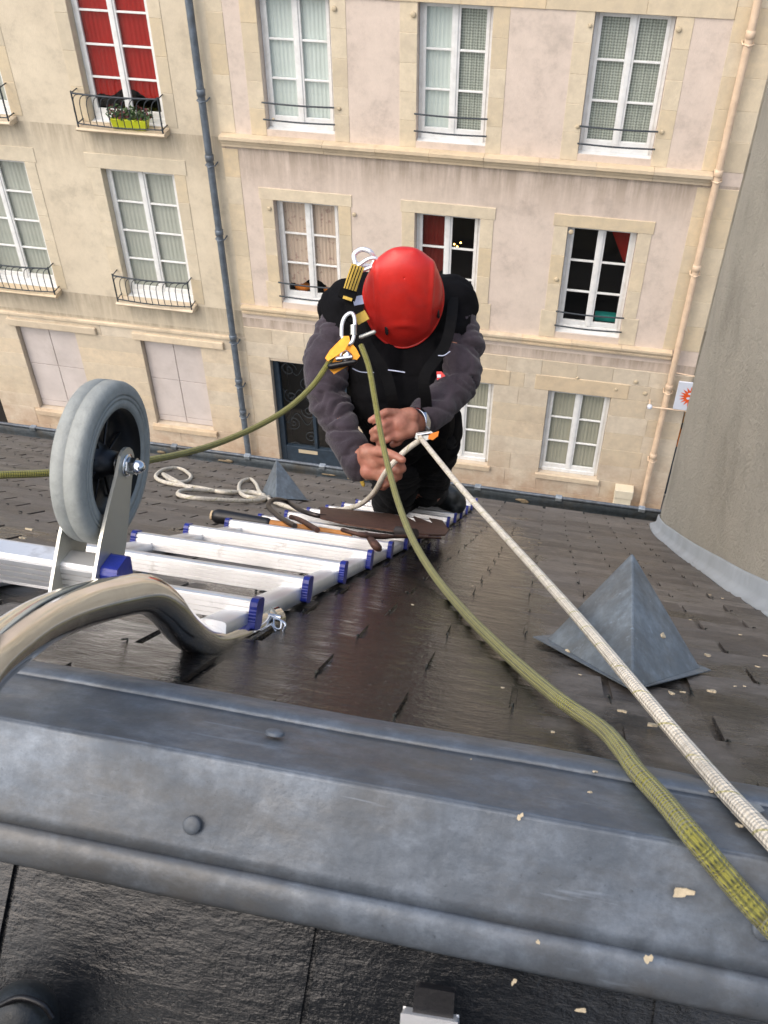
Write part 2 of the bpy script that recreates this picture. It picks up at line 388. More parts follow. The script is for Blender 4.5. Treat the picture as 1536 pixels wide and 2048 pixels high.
M['leaf'] = basic('green_leaves', (.05, .10, .03), .6, 0, .5, 60)
M['petal'] = basic('wine_petals', (.14, .03, .04), .6, 0, .4, 60)
M['sign'] = basic('white_sign_enamel', (.62, .66, .74), .3, 0, .05, 4, 0)
M['sun_ink'] = basic('orange_sign_ink', (.72, .1, .02), .4, 0, .1, 9, 0)
lamp = NB('warm_lamp'); lamp.set(col=(1, .6, .2), em=(1, .5, .12), ems=9.); M['lamp'] = lamp.m

# ------------------------------------------------------------------ ground, street
o = MB().quad([(-90, -90, 0), (90, -90, 0), (90, 120, 0), (-90, 120, 0)]).build('ground', M['paving'], kind='structure')
o = MB().quad([(-60, 6.0, .004), (60, 6.0, .004), (60, 12.2, .004), (-60, 12.2, .004)]).build('road', M['asphalt'], kind='structure')
o = MB().box((-60, 12.2, 0), (60, FY-.02, .13)).build('pavement', M['paving'], kind='structure')
o = MB().box((-60, 4.35, 0), (60, 6.0, .13)).build('pavement_near', M['paving'], kind='structure'); o.name = 'near_pavement'

# ------------------------------------------------------------------ facades
def wall_holes(mb, x0, x1, z0, z1, y, holes, depth=.2):
    xs = sorted({x0, x1, *[h[0] for h in holes], *[h[1] for h in holes]}); zs = sorted({z0, z1, *[h[2] for h in holes], *[h[3] for h in holes]})
    xs = [a for a in xs if x0 <= a <= x1]; zs = [a for a in zs if z0 <= a <= z1]
    for i in range(len(xs)-1):
        for j in range(len(zs)-1):
            cx, cz = (xs[i]+xs[i+1])/2, (zs[j]+zs[j+1])/2
            if any(h[0] < cx < h[1] and h[2] < cz < h[3] for h in holes): continue
            mb.quad([(xs[i], y, zs[j]), (xs[i+1], y, zs[j]), (xs[i+1], y, zs[j+1]), (xs[i], y, zs[j+1])])
    for a, b, c, d in holes:
        Y = y+depth
        mb.quad([(a, y, c), (a, Y, c), (a, Y, d), (a, y, d)]); mb.quad([(b, y, c), (b, Y, c), (b, Y, d), (b, y, d)])
        mb.quad([(a, y, c), (b, y, c), (b, Y, c), (a, Y, c)]); mb.quad([(a, y, d), (b, y, d), (b, Y, d), (a, Y, d)])
def subtract(a, b, cuts):
    segs = [(a, b)]
    for c, d in cuts:
        n = []
        for p, q in segs:
            if d <= p or c >= q: n.append((p, q)); continue
            if c-p > .02: n.append((p, c))
            if q-d > .02: n.append((d, q))
        segs = n
    return segs
def block(par_, x0, x1, z0, z1, mat, pr=.006, y=FY, j=.0011, name='stone'):
    e = random.uniform(-.002, .002); g = j
    a, b, c, d = x0+g, x1-g, z0+g, z1-g; f = y-pr+e; k = .004
    vs = [(a, y+.03, c), (b, y+.03, c), (b, y+.03, d), (a, y+.03, d), (a, f+k, c), (b, f+k, c), (b, f+k, d), (a, f+k, d),
          (a+k, f, c+k), (b-k, f, c+k), (b-k, f, d-k), (a+k, f, d-k)]
    fs = [(0, 1, 5, 4), (1, 2, 6, 5), (2, 3, 7, 6), (3, 0, 4, 7), (4, 5, 9, 8), (5, 6, 10, 9), (6, 7, 11, 10), (7, 4, 8, 11), (8, 9, 10, 11)]
    mb = MB().add(vs, fs); return mb.build(name, mat, par_)
def window(bld, x0, x1, z0, z1, cm, rows=3, yf=FY, recess=.15, gap=None, label=None, sill=True, clen=(0, 0)):
    """one casement window: frame > panes, curtains"""
    y = yf+recess; mb = MB(); W = .05
    def bx(a, b, c, d, ya, yb): mb.box((a, ya, c), (b, yb, d))
    bx(x0+.003, x0+W, z0+.003, z1-.003, y, y+.06); bx(x1-W, x1-.003, z0+.003, z1-.003, y, y+.06)
    bx(x0+W, x1-W, z1-W*.8, z1-.003, y+.001, y+.06); bx(x0+W, x1-W, z0+.003, z0+W*1.5, y-.03, y+.06)
    cx = (x0+x1)/2; ins = [(x0+W, cx-.012), (cx+.012, x1-W)]; t0, t1 = z0+W*1.5, z1-W*.8
    bx(cx-.028, cx+.028, t0+.01, t1-.002, y-.028, y+.02)
    panes = []
    for a, b in ins:
        s = .048; bx(a, a+s, t0, t1, y-.012, y+.03); bx(b-s, b, t0, t1, y-.012, y+.03)
        bx(a+s, b-s, t1-s, t1, y-.011, y+.03); bx(a+s, b-s, t0, t0+.085, y-.011, y+.03)
        zz = [t0+.085 + (t1-s-t0-.085)*k/rows for k in range(rows+1)]
        for k in range(1, rows): bx(a+s, b-s, zz[k]-.013, zz[k]+.013, y-.008, y+.028)
        panes += [(a+s, b-s, zz[k], zz[k+1]) for k in range(rows)]
    if sill: bx(x0+.004, x1-.004, z0-.035, z0+.002, y-.13, y+.03)
    fr = mb.build('window', M['white'], bld, label, bevel=.004)
    for a, b, c, d in panes:
        q = random.uniform(-.002, .002); MB().add([(a, y+.008+q, c), (b, y+.008-q, c), (b, y+.010-q, d), (a, y+.010+q, d)], [(0, 1, 2, 3)]).build('pane', M['glass'], fr)
    # dark room behind
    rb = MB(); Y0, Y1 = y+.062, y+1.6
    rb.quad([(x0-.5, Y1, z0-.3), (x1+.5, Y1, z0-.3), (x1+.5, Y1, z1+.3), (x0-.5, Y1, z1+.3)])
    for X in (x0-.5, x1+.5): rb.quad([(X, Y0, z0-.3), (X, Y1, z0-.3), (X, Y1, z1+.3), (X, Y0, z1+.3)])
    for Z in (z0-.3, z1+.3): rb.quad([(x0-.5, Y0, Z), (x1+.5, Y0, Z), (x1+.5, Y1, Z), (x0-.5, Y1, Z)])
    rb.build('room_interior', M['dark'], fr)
    for i, (m_, (a, b)) in enumerate(zip(cm, ins)):
        if not m_: continue
        n = 26; vs = []; bot = z0+.02+(clen[i] if clen else 0)
        for k in range(n+1):
            X = a-.01+(b-a+.02)*k/n; yy = y+.055+.008*sin(k*1.9+i)+.004*sin(k*4.1); lift = .03*sin(k*.35)+(.14*(k/n) if (clen and clen[i] > .1 and i == 0) else .14*(1-k/n) if (clen and clen[i] > .1) else 0)
            vs += [(X, yy, bot+lift), (X, yy, z1)]
        MB().add(vs, [(2*k, 2*k+2, 2*k+3, 2*k+1) for k in range(n)], True).build('curtain', m_, fr)
    return fr
def guard_bars(bld, x0, x1, zt, zb):
    for z in (zt, zb):
        n = 8; MB().tube([(x0-.02+(x1-x0+.04)*k/n, FY-.06-.03*sin(pi*k/n), z) for k in range(n+1)], .013, 8).build('guard_bar', M['iron'], bld)

pink = empty('town_house', (wx(-1.5), FY, 0), 'pink rendered town house with limestone window surrounds and white casement windows', 'building')
UP = [(-4.14, -3.24), (-2.2, -1.33), (-.2, .68)]
U0, U1, M0, M1 = -5.05, -3.44, -7.58, -6.0
holes = [(wx(a), wx(b), wz(U0), wz(U1)) for a, b in UP] + [(wx(a), wx(b), wz(M0), wz(M1)) for a, b in UP]
door_h = (wx(-4.42), wx(-3.2), .13, wz(-8.62)); G = [(-1.86, -.98), (-.18, .72)]
gh = [(wx(a), wx(b), wz(-10.14), wz(-8.57)) for a, b in G]
XL, XR = wx(-4.78), wx(1.77)
mb = MB(); wall_holes(mb, XL, XR, wz(-8.05), wz(-1.4), FY, holes)
mb.build('wall', M['pink'], pink, 'pink stained lime render')
mb = MB(); wall_holes(mb, XL, XR, 0, wz(-8.05), FY+.002, [door_h]+gh); 
mb.quad([(XR, FY, 0), (XR, FY+7, 0), (XR, FY+7, wz(-1.4)), (XR, FY, wz(-1.4))]); mb.quad([(XL, FY, 0), (XL, FY+7, 0), (XL, FY+7, wz(-1.4)), (XL, FY, wz(-1.4))])
mb.quad([(XL, FY+7, 0), (XR, FY+7, 0), (XR, FY+7, wz(-1.4)), (XL, FY+7, wz(-1.4))])
mb.build('ground_floor_wall', M['mortar'], pink)
ar = M['slate']
MB().prism([(XL, FY-.35, wz(-1.4)), (XL, FY+7.2, wz(-1.4)), (XL, FY+3.4, wz(-1.4)+3.2)], (XR-XL, 0, 0)).build('roof', M['slate'], pink)

def row_blocks(par_, x0, x1, zbreaks, cuts_for, mat, wid=.62, y=FY, pr=.012):
    for j in range(len(zbreaks)-1):
        za, zb = zbreaks[j], zbreaks[j+1]; cuts = [(h[0], h[1]) for h in cuts_for if h[2] < (za+zb)/2 < h[3]]
        for a, b in subtract(x0, x1, cuts):
            n = max(1, round((b-a)/(wid*random.uniform(.85, 1.15)))); off = random.uniform(-.15, .15) if n > 1 else 0
            xs = [a]+[a+(b-a)*(k+off)/n for k in range(1, n)]+[b]
            for k in range(n): block(par_, xs[k], xs[k+1], za, zb, mat, pr, y)
def zsub(*a, step=.33):
    out = []
    for p, q in zip(a[:-1], a[1:]):
        n = max(1, round((q-p)/step)); out += [p+(q-p)*k/n for k in range(n)]
    return out+[a[-1]]
# ground floor ashlar
row_blocks(pink, XL, XR, zsub(.13, wz(-10.14), wz(-8.57), wz(-8.06)), [door_h]+gh, M['ashlar'])
# quoins left and right, pier right of the pipe
zq = zsub(wz(-7.66), wz(-5.34), step=.42); zq2 = zsub(wz(-5.13), wz(-1.5), step=.42)
for zs_ in (zq, zq2):
    for k in range(len(zs_)-1):
        wq = .25
        block(pink, XL, XL+wq, zs_[k], zs_[k+1], M['stone']); block(pink, wx(1.28), wx(1.45), zs_[k], zs_[k+1], M['stone']); block(pink, wx(1.45), XR, zs_[k], zs_[k+1], M['stone'])
# window jambs, lintels
for a, b in UP:
    zs_ = zsub(wz(-5.13), wz(U1), step=.36)
    for k in range(len(zs_)-1):
        e = 0; block(pink, wx(a)-.24-e, wx(a), zs_[k], zs_[k+1], M['stone']); block(pink, wx(b), wx(b)+.22+e, zs_[k], zs_[k+1], M['stone'])
    zs_ = zsub(wz(-7.66), wz(M1), step=.45)
    for k in range(len(zs_)-1):
        e = .05 if k == 0 else 0; block(pink, wx(a)-.2-e, wx(a), zs_[k], zs_[k+1], M['stone'], .010); block(pink, wx(b), wx(b)+.2+e, zs_[k], zs_[k+1], M['stone'], .010)
    block(pink, wx(a)-.22, wx(b)+.22, wz(M1), wz(M1)+.19, M['stone'], .014)
xs = [XL+.3, wx(-3.0), wx(-1.7), wx(-.75), wx(.35), wx(1.28)]
for k in range(5): block(pink, xs[k], xs[k+1], wz(U1), wz(U1)+.34, M['stone'], .02)
# cornice and string course
def mould(bld, x0, x1, prof, mat, name):
    return MB().prism([(x0, FY-p, z) for p, z in prof], (x1-x0, 0, 0)).build(name, mat, bld, bevel=.004)
M['mould'] = stone('cornice_limestone', (.66, .56, .42), (.40, .32, .23))
def mould_run(x0, x1, prof, name, n):
    for k in range(n):
        a, b = x0+(x1-x0)*k/n, x0+(x1-x0)*(k+1)/n; e = random.uniform(-.003, .004)
        MB().prism([(a+.002, FY-p-(e if p > 0 else 0), z+(e if p > 0 else 0)) for p, z in prof], (b-a-.004, 0, 0)).build(name, M['mould'], pink)
zc = wz(-5.13)
mould_run(XL+.02, wx(1.42), [(-.02, zc), (.15, zc-.01), (.15, zc-.055), (.10, zc-.07), (.085, zc-.13), (.06, zc-.14), (.06, zc-.185), (.03, zc-.20), (-.02, zc-.21)], 'cornice_stone', 9)
zc = wz(-7.67)
mould_run(XL+.02, wx(1.42), [(-.02, zc), (.10, zc-.008), (.10, zc-.045), (.055, zc-.06), (.05, zc-.11), (.065, zc-.12), (.06, zc-.15), (-.02, zc-.17)], 'string_course_stone', 9)
# windows
(a, b) = UP[0]; w1 = window(pink, wx(a), wx(b), wz(U0), wz(U1), (M['c_mint'], M['c_mint']), label='white casement window with pale mint sheer curtains')
(a, b) = UP[1]; w2 = window(pink, wx(a), wx(b), wz(U0), wz(U1), (M['c_mint'], M['c_lace']), label='white casement window with one mint and one grey lace curtain')
(a, b) = UP[2]; w3 = window(pink, wx(a), wx(b), wz(U0), wz(U1), (M['c_lace'], M['c_lace']), label='white casement window with grey lace curtains')
(a, b) = UP[0]; m1 = window(pink, wx(a), wx(b), wz(M0), wz(M1), (M['c_floral'], M['c_floral']), clen=(.2, .2), label='white casement window with beige floral curtains above orange cushions')
(a, b) = UP[1]; m2 = window(pink, wx(a), wx(b), wz(M0), wz(M1), (M['c_darkred'], None), clen=(.62, 0), label='white casement window with a dark red drape')
(a, b) = UP[2]; m3 = window(pink, wx(a), wx(b), wz(M0), wz(M1), (None, None), label='white casement window of a dark room')
def blob(cs, name, mat, par_, label=None, seg=10, cat=None, group=None):
    mb = MB()
    for (c, r) in cs:
        n = seg; c = Vector(c); r = Vector(r) if not isinstance(r, (int, float)) else Vector((r, r, r)); vs = []; fs = []
        for i in range(n+1):
            for k in range(n):
                th = pi*i/n; ph = 2*pi*k/n; vs.append(c+Vector((r.x*sin(th)*cos(ph), r.y*sin(th)*sin(ph), r.z*cos(th))))
        for i in range(n):
            for k in range(n): fs.append((i*n+k, i*n+(k+1) % n, (i+1)*n+(k+1) % n, (i+1)*n+k))
        mb.add(vs, fs, True)
    o_ = mb.build(name, mat, par_, label); tag(o_, None, cat, group); return o_
a, b = UP[0]
tag(blob([((wx(a)+.27, FY+.34, wz(M0)+.14), (.15, .08, .09))], 'cushion', M['orange'], None, 'orange cushion behind the left pane of the floral curtain window'), cat='cushion', group='orange cushions in the window')
tag(blob([((wx(b)-.24, FY+.34, wz(M0)+.13), (.17, .08, .08))], 'cushion', M['orange'], None, 'orange cushion behind the right pane of the floral curtain window'), cat='cushion', group='orange cushions in the window')
tag(blob([((wx(a)+.30, FY+.262, wz(-6.68)), .02), ((wx(a)+.36, FY+.262, wz(-6.7)), .014)], 'lamp_glow', M['lamp'], None, 'small warm lamp shining through the floral curtain'), cat='lamp').name = 'fairy_light'
a, b = UP[1]; tag(blob([((wx(b)-.5+.05*k, FY+.5, wz(-6.6)-.035*(k % 3)), .013) for k in range(4)], 'fairy_light', M['lamp'], None, 'small golden lights beside the dark red drape'), cat='lamp')
a, b = UP[2]
MB().add([(wx(b)-.40, FY+.45, wz(M1)-.02), (wx(b)-.05, FY+.5, wz(M1)-.02), (wx(b)-.02, FY+.45, wz(M1)-.75), (wx(b)-.12, FY+.42, wz(M1)-.7), (wx(b)-.34, FY+.5, wz(M1)-.3)], [(0, 1, 2, 3, 4)]).build('curtain', M['c_red'], m3, 'red drape gathered in the right casement')
tag(MB().box((wx(b)-.42, FY+.32, wz(M0)+.08), (wx(b)-.08, FY+.45, wz(M0)+.2)).build('storage_box', M['teal'], None, 'teal box on the sill of the dark right hand window', bevel=.02), cat='box')
for a, b in UP:
    guard_bars(pink, wx(a), wx(b), wz(-4.69), wz(-4.9)); guard_bars(pink, wx(a), wx(b), wz(-7.22), wz(-7.44))
for k, (a, b) in enumerate(G):
    window(pink, wx(a), wx(b), wz(-10.14), wz(-8.57), (M['c_ecru'], M['c_ecru']), recess=.1, label='ground floor white casement window with drawn ecru blinds', sill=False)
    mould_ = MB().box((wx(a)-.05, FY-.06, wz(-10.14)-.1), (wx(b)+.05, FY+.12, wz(-10.14)-.004)).build('window_sill', M['stone'], pink, bevel=.006)
    MB().box((wx(a)-.24, FY-.022, wz(-8.57)+.003), (wx(b)+.26, FY+.02, wz(-8.57)+.30)).build('lintel', M['mould'], pink, bevel=.012)
# round patches of pale filler on the stone
for px_, py_ in ((1155, 757), (1232, 780), (1272, 765), (1290, 788), (546, 240), (538, 418), (708, 430), (678, 218), (668, 18), (826, 30), (1180, 52), (1358, 60), (1155, 254), (1324, 265), (1142, 465), (1113, 560)):
    d_ = hit(px_, py_, Vector((0, 1, 0)), FY-.03); r = random.uniform(.022, .036)
    MB().lathe((d_.x, FY-.012, d_.z), (0, -1, 0), [(0, r*1.05), (.014, r), (.020, r*.7), (.021, .001)], 14).build('filler_patch', M['chip'], pink)
for z_, w_ in ((wz(-5.0), .16), (wz(-7.4), .2)):
    pass
# door
dr = MB(); dx0, dx1, dz0, dz1 = door_h
dr.box((dx0+.003, FY+.10, .14), (dx0+.11, FY+.2, dz1-.003)); dr.box((dx1-.11, FY+.10, .14), (dx1-.003, FY+.2, dz1-.003)); dr.box((dx0+.11, FY+.102, dz1-.09), (dx1-.11, FY+.2, dz1-.003)); dr.box((dx0+.11, FY+.104, .14), (dx1-.11, FY+.2, wz(-10.35)))
dr.box(((dx0+dx1)/2-.03, FY+.11, wz(-10.35)), ((dx0+dx1)/2+.03, FY+.2, dz1-.09))
dob = dr.build('front_door', M['door'], pink, 'dark blue glazed front door with wrought iron scrolls', bevel=.008)
MB().quad([(dx0+.11, FY+.17, .3), (dx1-.11, FY+.17, .3), (dx1-.11, FY+.17, dz1-.09), (dx0+.11, FY+.17, dz1-.09)]).build('pane', M['glass'], dob)
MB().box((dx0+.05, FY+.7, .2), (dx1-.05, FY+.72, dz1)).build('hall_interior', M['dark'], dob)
MB().box((dx0+.35, FY+.10, wz(-10.47)), (dx0+.72, FY+.108, wz(-10.4))).build('letter_plate', M['chip'], dob)
for k in range(7):
    cx_ = dx0+.28+.32*(k % 2); cz_ = dz1-.25-.3*k; pts = []
    for t in range(30):
        a_ = t/29*3.4*pi; r_ = .015+.13*(1-t/29); pts.append((cx_+r_*cos(a_+k), FY+.14, cz_+r_*sin(a_+k)*1.1))
    MB().tube(pts, .006, 6).build('iron_scroll', M['iron'], dob)
for k in range(3):
    pts = [(dx0+.13+.03*t*(1 if k != 1 else .9), FY+.15, dz1-.25-.55*k+.12*sin(t*.5+k*2)) for t in range(30) if dx0+.13+.03*t < dx1-.12]
    MB().tube(pts, .005, 6).build('iron_scroll', M['iron'], dob)

# ---- left building
left = empty('town_house', (wx(-8), FY, 0), 'cream rendered town house with iron balconettes and blind ground floor windows', 'building')
LX0, LX1 = wx(-13.2), XL-.004
LW = [(-6.58, -5.52), (-8.80, -7.72)]
RU0, RU1, L0, L1 = -5.13, -2.9, -7.76, -5.77
LG = [(-6.52, -5.53), (-8.64, -7.62)]
lh = [(wx(a), wx(b), wz(RU0), wz(RU1)) for a, b in LW]+[(wx(a), wx(b), wz(L0), wz(L1)) for a, b in LW]
lg = [(wx(a), wx(b), wz(-10.16), wz(-8.52)) for a, b in LG]+[(wx(-10.9), wx(-9.36), .13, wz(-9.7))]
mb = MB(); wall_holes(mb, LX0, LX1, wz(-8.25), wz(-1.0), FY+.01, lh, .2); mb.build('wall', M['cream'], left, 'cream weathered lime render')
mb = MB(); wall_holes(mb, LX0, LX1, 0, wz(-8.25), FY+.01, lg, .16); mb.build('ground_floor_wall', M['mortar'], left); mb = MB(); mb.quad([(LX0, FY, 0), (LX0, FY+7, 0), (LX0, FY+7, wz(-1.)), (LX0, FY, wz(-1.))]); mb.build('gable_wall', M['cream'], left); mb = MB(); 0 and mb.quad([(LX0, FY, 0), (LX0, FY+7, 0), (LX0, FY+7, wz(-1.)), (LX0, FY, wz(-1.))]); mb.quad([(LX1, FY+.1, wz(-1.4)), (LX1, FY+7, wz(-1.4)), (LX1, FY+7, wz(-1.)), (LX1, FY+.1, wz(-1.))]); mb.build('gable_wall', M['cream'], left)
MB().prism([(LX0, FY-.35, wz(-1.)), (LX0, FY+7.2, wz(-1.)), (LX0, FY+3.4, wz(-1.)+3.2)], (LX1-LX0, 0, 0)).build('roof', M['slate'], left)
row_blocks(left, LX0, LX1, zsub(.13, wz(-10.16), wz(-8.52), wz(-8.27)), lg, M['ashlar'], .9, FY+.01, .01)
for j, (a, b) in enumerate(LW):
    for (z0, z1) in ((RU0, RU1), (L0, L1)):
        zs_ = zsub(wz(z0), wz(z1), step=.5)
        for k in range(len(zs_)-1):
            block(left, wx(a)-.21, wx(a), zs_[k], zs_[k+1], M['stonel'] if 'stonel' in M else M.setdefault('stonel', stone('pale_limestone', (.66, .58, .44), (.56, .48, .36))), .008, FY+.01, .0015)
            block(left, wx(b), wx(b)+.19, zs_[k], zs_[k+1], M['stonel'], .008, FY+.01, .0015)
        block(left, wx(a)-.24, wx(b)+.22, wz(z1), wz(z1)+.24, M['stonel'], .010, FY+.01, .0015)
window(left, wx(LW[0][0]), wx(LW[0][1]), wz(RU0), wz(RU1), (M['c_red'], M['c_red']), rows=5, clen=(.28, .28), label='tall white casement window with red curtains')
window(left, wx(LW[1][0]), wx(LW[1][1]), wz(RU0), wz(RU1), (M['c_grey'], M['c_grey']), rows=5, label='white casement window at the far left edge')
window(left, wx(LW[0][0]), wx(LW[0][1]), wz(L0), wz(L1), (M['c_grey'], M['c_grey']), rows=4, label='white casement window with grey net curtains above the right balconette')
window(left, wx(LW[1][0]), wx(LW[1][1]), wz(L0), wz(L1), (M['c_grey'], M['c_grey']), rows=4, label='white casement window with grey net curtains above the left balconette')
def balconette(bld, x0, x1, zb, label):
    sl_ = MB().prism([(x0-.03, FY+.005, zb), (x0-.03, FY-.22, zb-.005), (x0-.03, FY-.24, zb-.03), (x0-.03, FY-.2, zb-.07), (x0-.03, FY+.005, zb-.08)], (x1-x0+.06, 0, 0)).build('stone_ledge', M['mould'], bld, bevel=.006)
    zt = zb+.5; y = FY-.19; r = MB()
    def bow(t): return FY-.19-.05*sin(pi*t)
    n = 12; P = lambda t, z, o=0: Vector((x0+(x1-x0)*t, bow(t)-o, z))
    r.tube([P(k/24, zt) for k in range(25)], .014, 6); r.tube([P(k/24, zb+.05) for k in range(25)], .011, 6)
    for X in (x0, x1):
        for z in (zt, zb+.05): r.tube([(X, FY+.02, z), (X, FY-.19, z)], .010, 6)
        r.tube([(X, FY-.19, zb), (X, FY-.19, zt+.03)], .013, 6)
    rail = r.build('balcony_rail', M['iron'], bld, label)
    for k in range(n):
        t0_, t1_ = k/n, (k+1)/n; tb = t0_
        pts = [P(t0_, zb+.05)]+[P(t0_, zb+.05+(.30)*i/3, .015*sin(pi*i/4)) for i in range(1, 4)]
        if t0_ < .999:
            for i in range(1, 7):
                a_ = pi/2*i/6; pts.append(P(t0_+(2/n)*(1-cos(a_))*.5 if t0_+1/n <= 1 else t0_, zb+.35+.14*sin(a_)))
        MB().tube(pts, .007, 5).build('baluster', M['iron'], rail)
balconette(left, wx(-6.68), wx(-5.5), wz(-5.14), 'iron balconette under the red curtain window')
balconette(left, wx(-6.66), wx(-5.5), wz(-7.76), 'iron balconette under the lower right window')
balconette(left, wx(-8.88), wx(-7.68), wz(-7.76), 'iron balconette under the lower left window')
balconette(left, wx(-8.88), wx(-7.68), wz(-5.14), 'iron balconette at the top left edge')
# blind windows
for j, (a, b) in enumerate(LG):
    x0, x1, z0, z1 = wx(a), wx(b), wz(-10.16), wz(-8.52); fr = MB(); y = FY+.1; cx = (x0+x1)/2; cz = z0+(z1-z0)*.53
    fr.box((x0, y+.03, z0), (x1, y+.06, z1))
    bob = fr.build('blind_window', M['shutter'], left, 'pinkish boarded window on the ground floor')
    for p, q in ((x0+.015, cx-.006), (cx+.006, x1-.015)):
        for u, v in ((z0+.02, z0+.14), (z0+.15, cz-.006), (cz+.006, z1-.02)):
            MB().box((p, y+.008, u), (q, y+.031, v)).build('board', M['shutter'], bob, bevel=.004)
    MB().box((x0-.08, FY-.07, z0-.12), (x1+.08, FY+.12, z0-.004)).build('window_sill', M['mould'], left, bevel=.015)
    MB().box((x0-.12, FY-.05, z1+.01), (x1+.45, FY+.02, z1+.16)).build('lintel', M['mould'], left, bevel=.02)
MB().box((wx(-10.9), FY+.14, .13), (wx(-9.36), FY+.17, wz(-9.7))).build('garage_door', M['dark'], left)
MB().box((wx(-13), FY-.035, wz(-8.32)), (wx(-4.95), FY+.02, wz(-8.26))).build('string_course', M['mould'], left, bevel=.015)
q = hit(150, 850, Vector((0, 1, 0)), FY); q2 = hit(182, 820, Vector((0, 1, 0)), FY)
MB().box((wx(-8.25), FY-.05, wz(-10.7)), (wx(-7.98), FY+.02, wz(-10.3))).build('meter_cupboard', M['sign'], left, bevel=.01)
# planter
pl = empty('flower_box', (wx(-5.98), FY-.1, wz(-5.14)), 'lime green planter of wine red flowers on the iron balconette', 'flower box')
px0 = wx(-6.22); px1 = wx(-5.72); pz = wz(-5.14)+.005
MB().hexa([(px0+.03, FY-.17, pz), (px1-.03, FY-.17, pz), (px1-.03, FY-.03, pz), (px0+.03, FY-.03, pz), (px0, FY-.185, pz+.15), (px1, FY-.185, pz+.15), (px1, FY-.01, pz+.15), (px0, FY-.01, pz+.15)]).build('planter', M['lime'], pl, bevel=.008)
for nm, mt, n_, sd in (('foliage', M['leaf'], 420, 1), ('blossom', M['petal'], 120, 2)):
    rr = random.Random(sd); mb = MB()
    for _ in range(n_):
        c = Vector((rr.uniform(px0-.05, px1+.05), FY-.1+rr.gauss(0, .05), pz+.15+abs(rr.gauss(.05, .06)))); a_ = Vector((rr.gauss(0, 1), rr.gauss(0, 1), rr.gauss(0, 1))).normalized()*.028; b_ = a_.orthogonal().normalized()*.014
        mb.add([c-a_, c+b_, c+a_, c-b_], [(0, 1, 2, 3)])
    mb.build(nm, mt, pl)
# pipes
def downpipe(x, mat, r, label, ztop, joints, zb=.15):
    e = empty('downpipe', (x, FY-.12, .13), label, 'downpipe')
    MB().tube([(x, FY-.12, zb), (x, FY-.12, ztop)], r, 20).build('pipe', mat, e)
    for z in joints:
        MB().lathe((x, FY-.12, z), (0, 0, 1), [(-.05, r*1.02), (-.045, r*1.18), (.04, r*1.22), (.05, r*1.02)], 20).build('socket', mat, e)
        MB().tube([(x-r*1.3, FY+.01, z-.12), (x-r*1.35, FY-.12, z-.12), (x, FY-.12-r*1.3, z-.12), (x+r*1.35, FY-.12, z-.12), (x+r*1.3, FY+.01, z-.12)], .012, 6).build('pipe_clip', mat, e)
downpipe(wx(-4.93), M['pipe_z'], .055, 'grey zinc downpipe between the cream and the pink house', wz(-1), [wz(z) for z in (-4.6, -5.44, -6.5, -8.2, -9.0, -9.6)])
downpipe(wx(1.47), M['pipe_c'], .05, 'cream painted downpipe near the right corner of the pink house', wz(-1.4), [wz(z) for z in (-3.55, -5.1, -6.35, -8.2, -9.45)])
q = MB(); q.tube([(wx(1.26), FY-.2, wz(-8.53)), (wx(2.1), FY-.2, wz(-8.53))], .014, 8); q.tube([(wx(1.26), FY-.2, wz(-8.53)), (wx(1.26), FY+.01, wz(-8.53))], .012, 8)
sg = empty('hanging_sign', (wx(1.7), FY-.2, wz(-8.3)), 'white square sign with an orange sun emblem beside the cream pipe', 'sign')
q.build('lower_rod', M['pipe_c'], sg); MB().tube([(wx(1.5), FY-.1, wz(-7.97)), (wx(2.1), FY-.2, wz(-7.97))], .01, 8).build('upper_rod', M['pipe_c'], sg)
blob([((wx(1.26), FY-.2, wz(-8.53)), .045)], 'rod_ball', M['sign'], sg)
MB().box((wx(1.575), FY-.22, wz(-8.51)), (wx(1.99), FY-.19, wz(-8.04))).build('sign_board', M['sign'], sg, bevel=.006)
sx, sz = wx(1.785), wz(-8.27); mb = MB(); vs = [(sx, FY-.224, sz)]; n = 18
for k in range(2*n):
    r = .2 if k % 2 == 0 else .115; a_ = pi*k/n; vs.append((sx+r*cos(a_)*.98, FY-.224, sz+r*sin(a_)))
mb.add(vs, [(0, k, k % (2*n)+1) for k in range(1, 2*n+1)]); mb.build('sun_emblem', M['sun_ink'], sg)
mb = MB()
for (a_, b_, rx, rz) in ((-.03, .06, .035, .022), (.02, .0, .02, .05), (-.045, -.03, .03, .025), (.045, -.07, .03, .018), (.07, .05, .022, .02)):
    mb.quad([(sx+a_+rx*cos(t*pi/4+.3), FY-.227, sz+b_+rz*sin(t*pi/4+.3)) for t in range(8)])
mb.build('emblem_cutout', M['sign'], sg)
# meter box
mbx = empty('meter_box', (wx(1.16), FY-.1, wz(-10.9)), 'cream two part meter box on the wall beside the cream pipe', 'meter box')
bx0, bx1 = wx(1.03), wx(1.29)
MB().box((bx0, FY-.18, wz(-10.9)), (bx1, FY+.01, wz(-10.52))).build('lower_case', M['pipe_c'] if 0 else M.setdefault('box', basic('cream_plastic_box', (.66, .60, .46), .5, 0, .06, 8, .05)), mbx, bevel=.01)
MB().box((bx0, FY-.18, wz(-10.51)), (bx1, FY+.01, wz(-10.33))).build('upper_case', M['box'], mbx, bevel=.01)
MB().box((bx0-.012, FY-.2, wz(-10.325)), (bx1+.012, FY+.01, wz(-10.16))).build('box_lid', M['box'], mbx, bevel=.014)

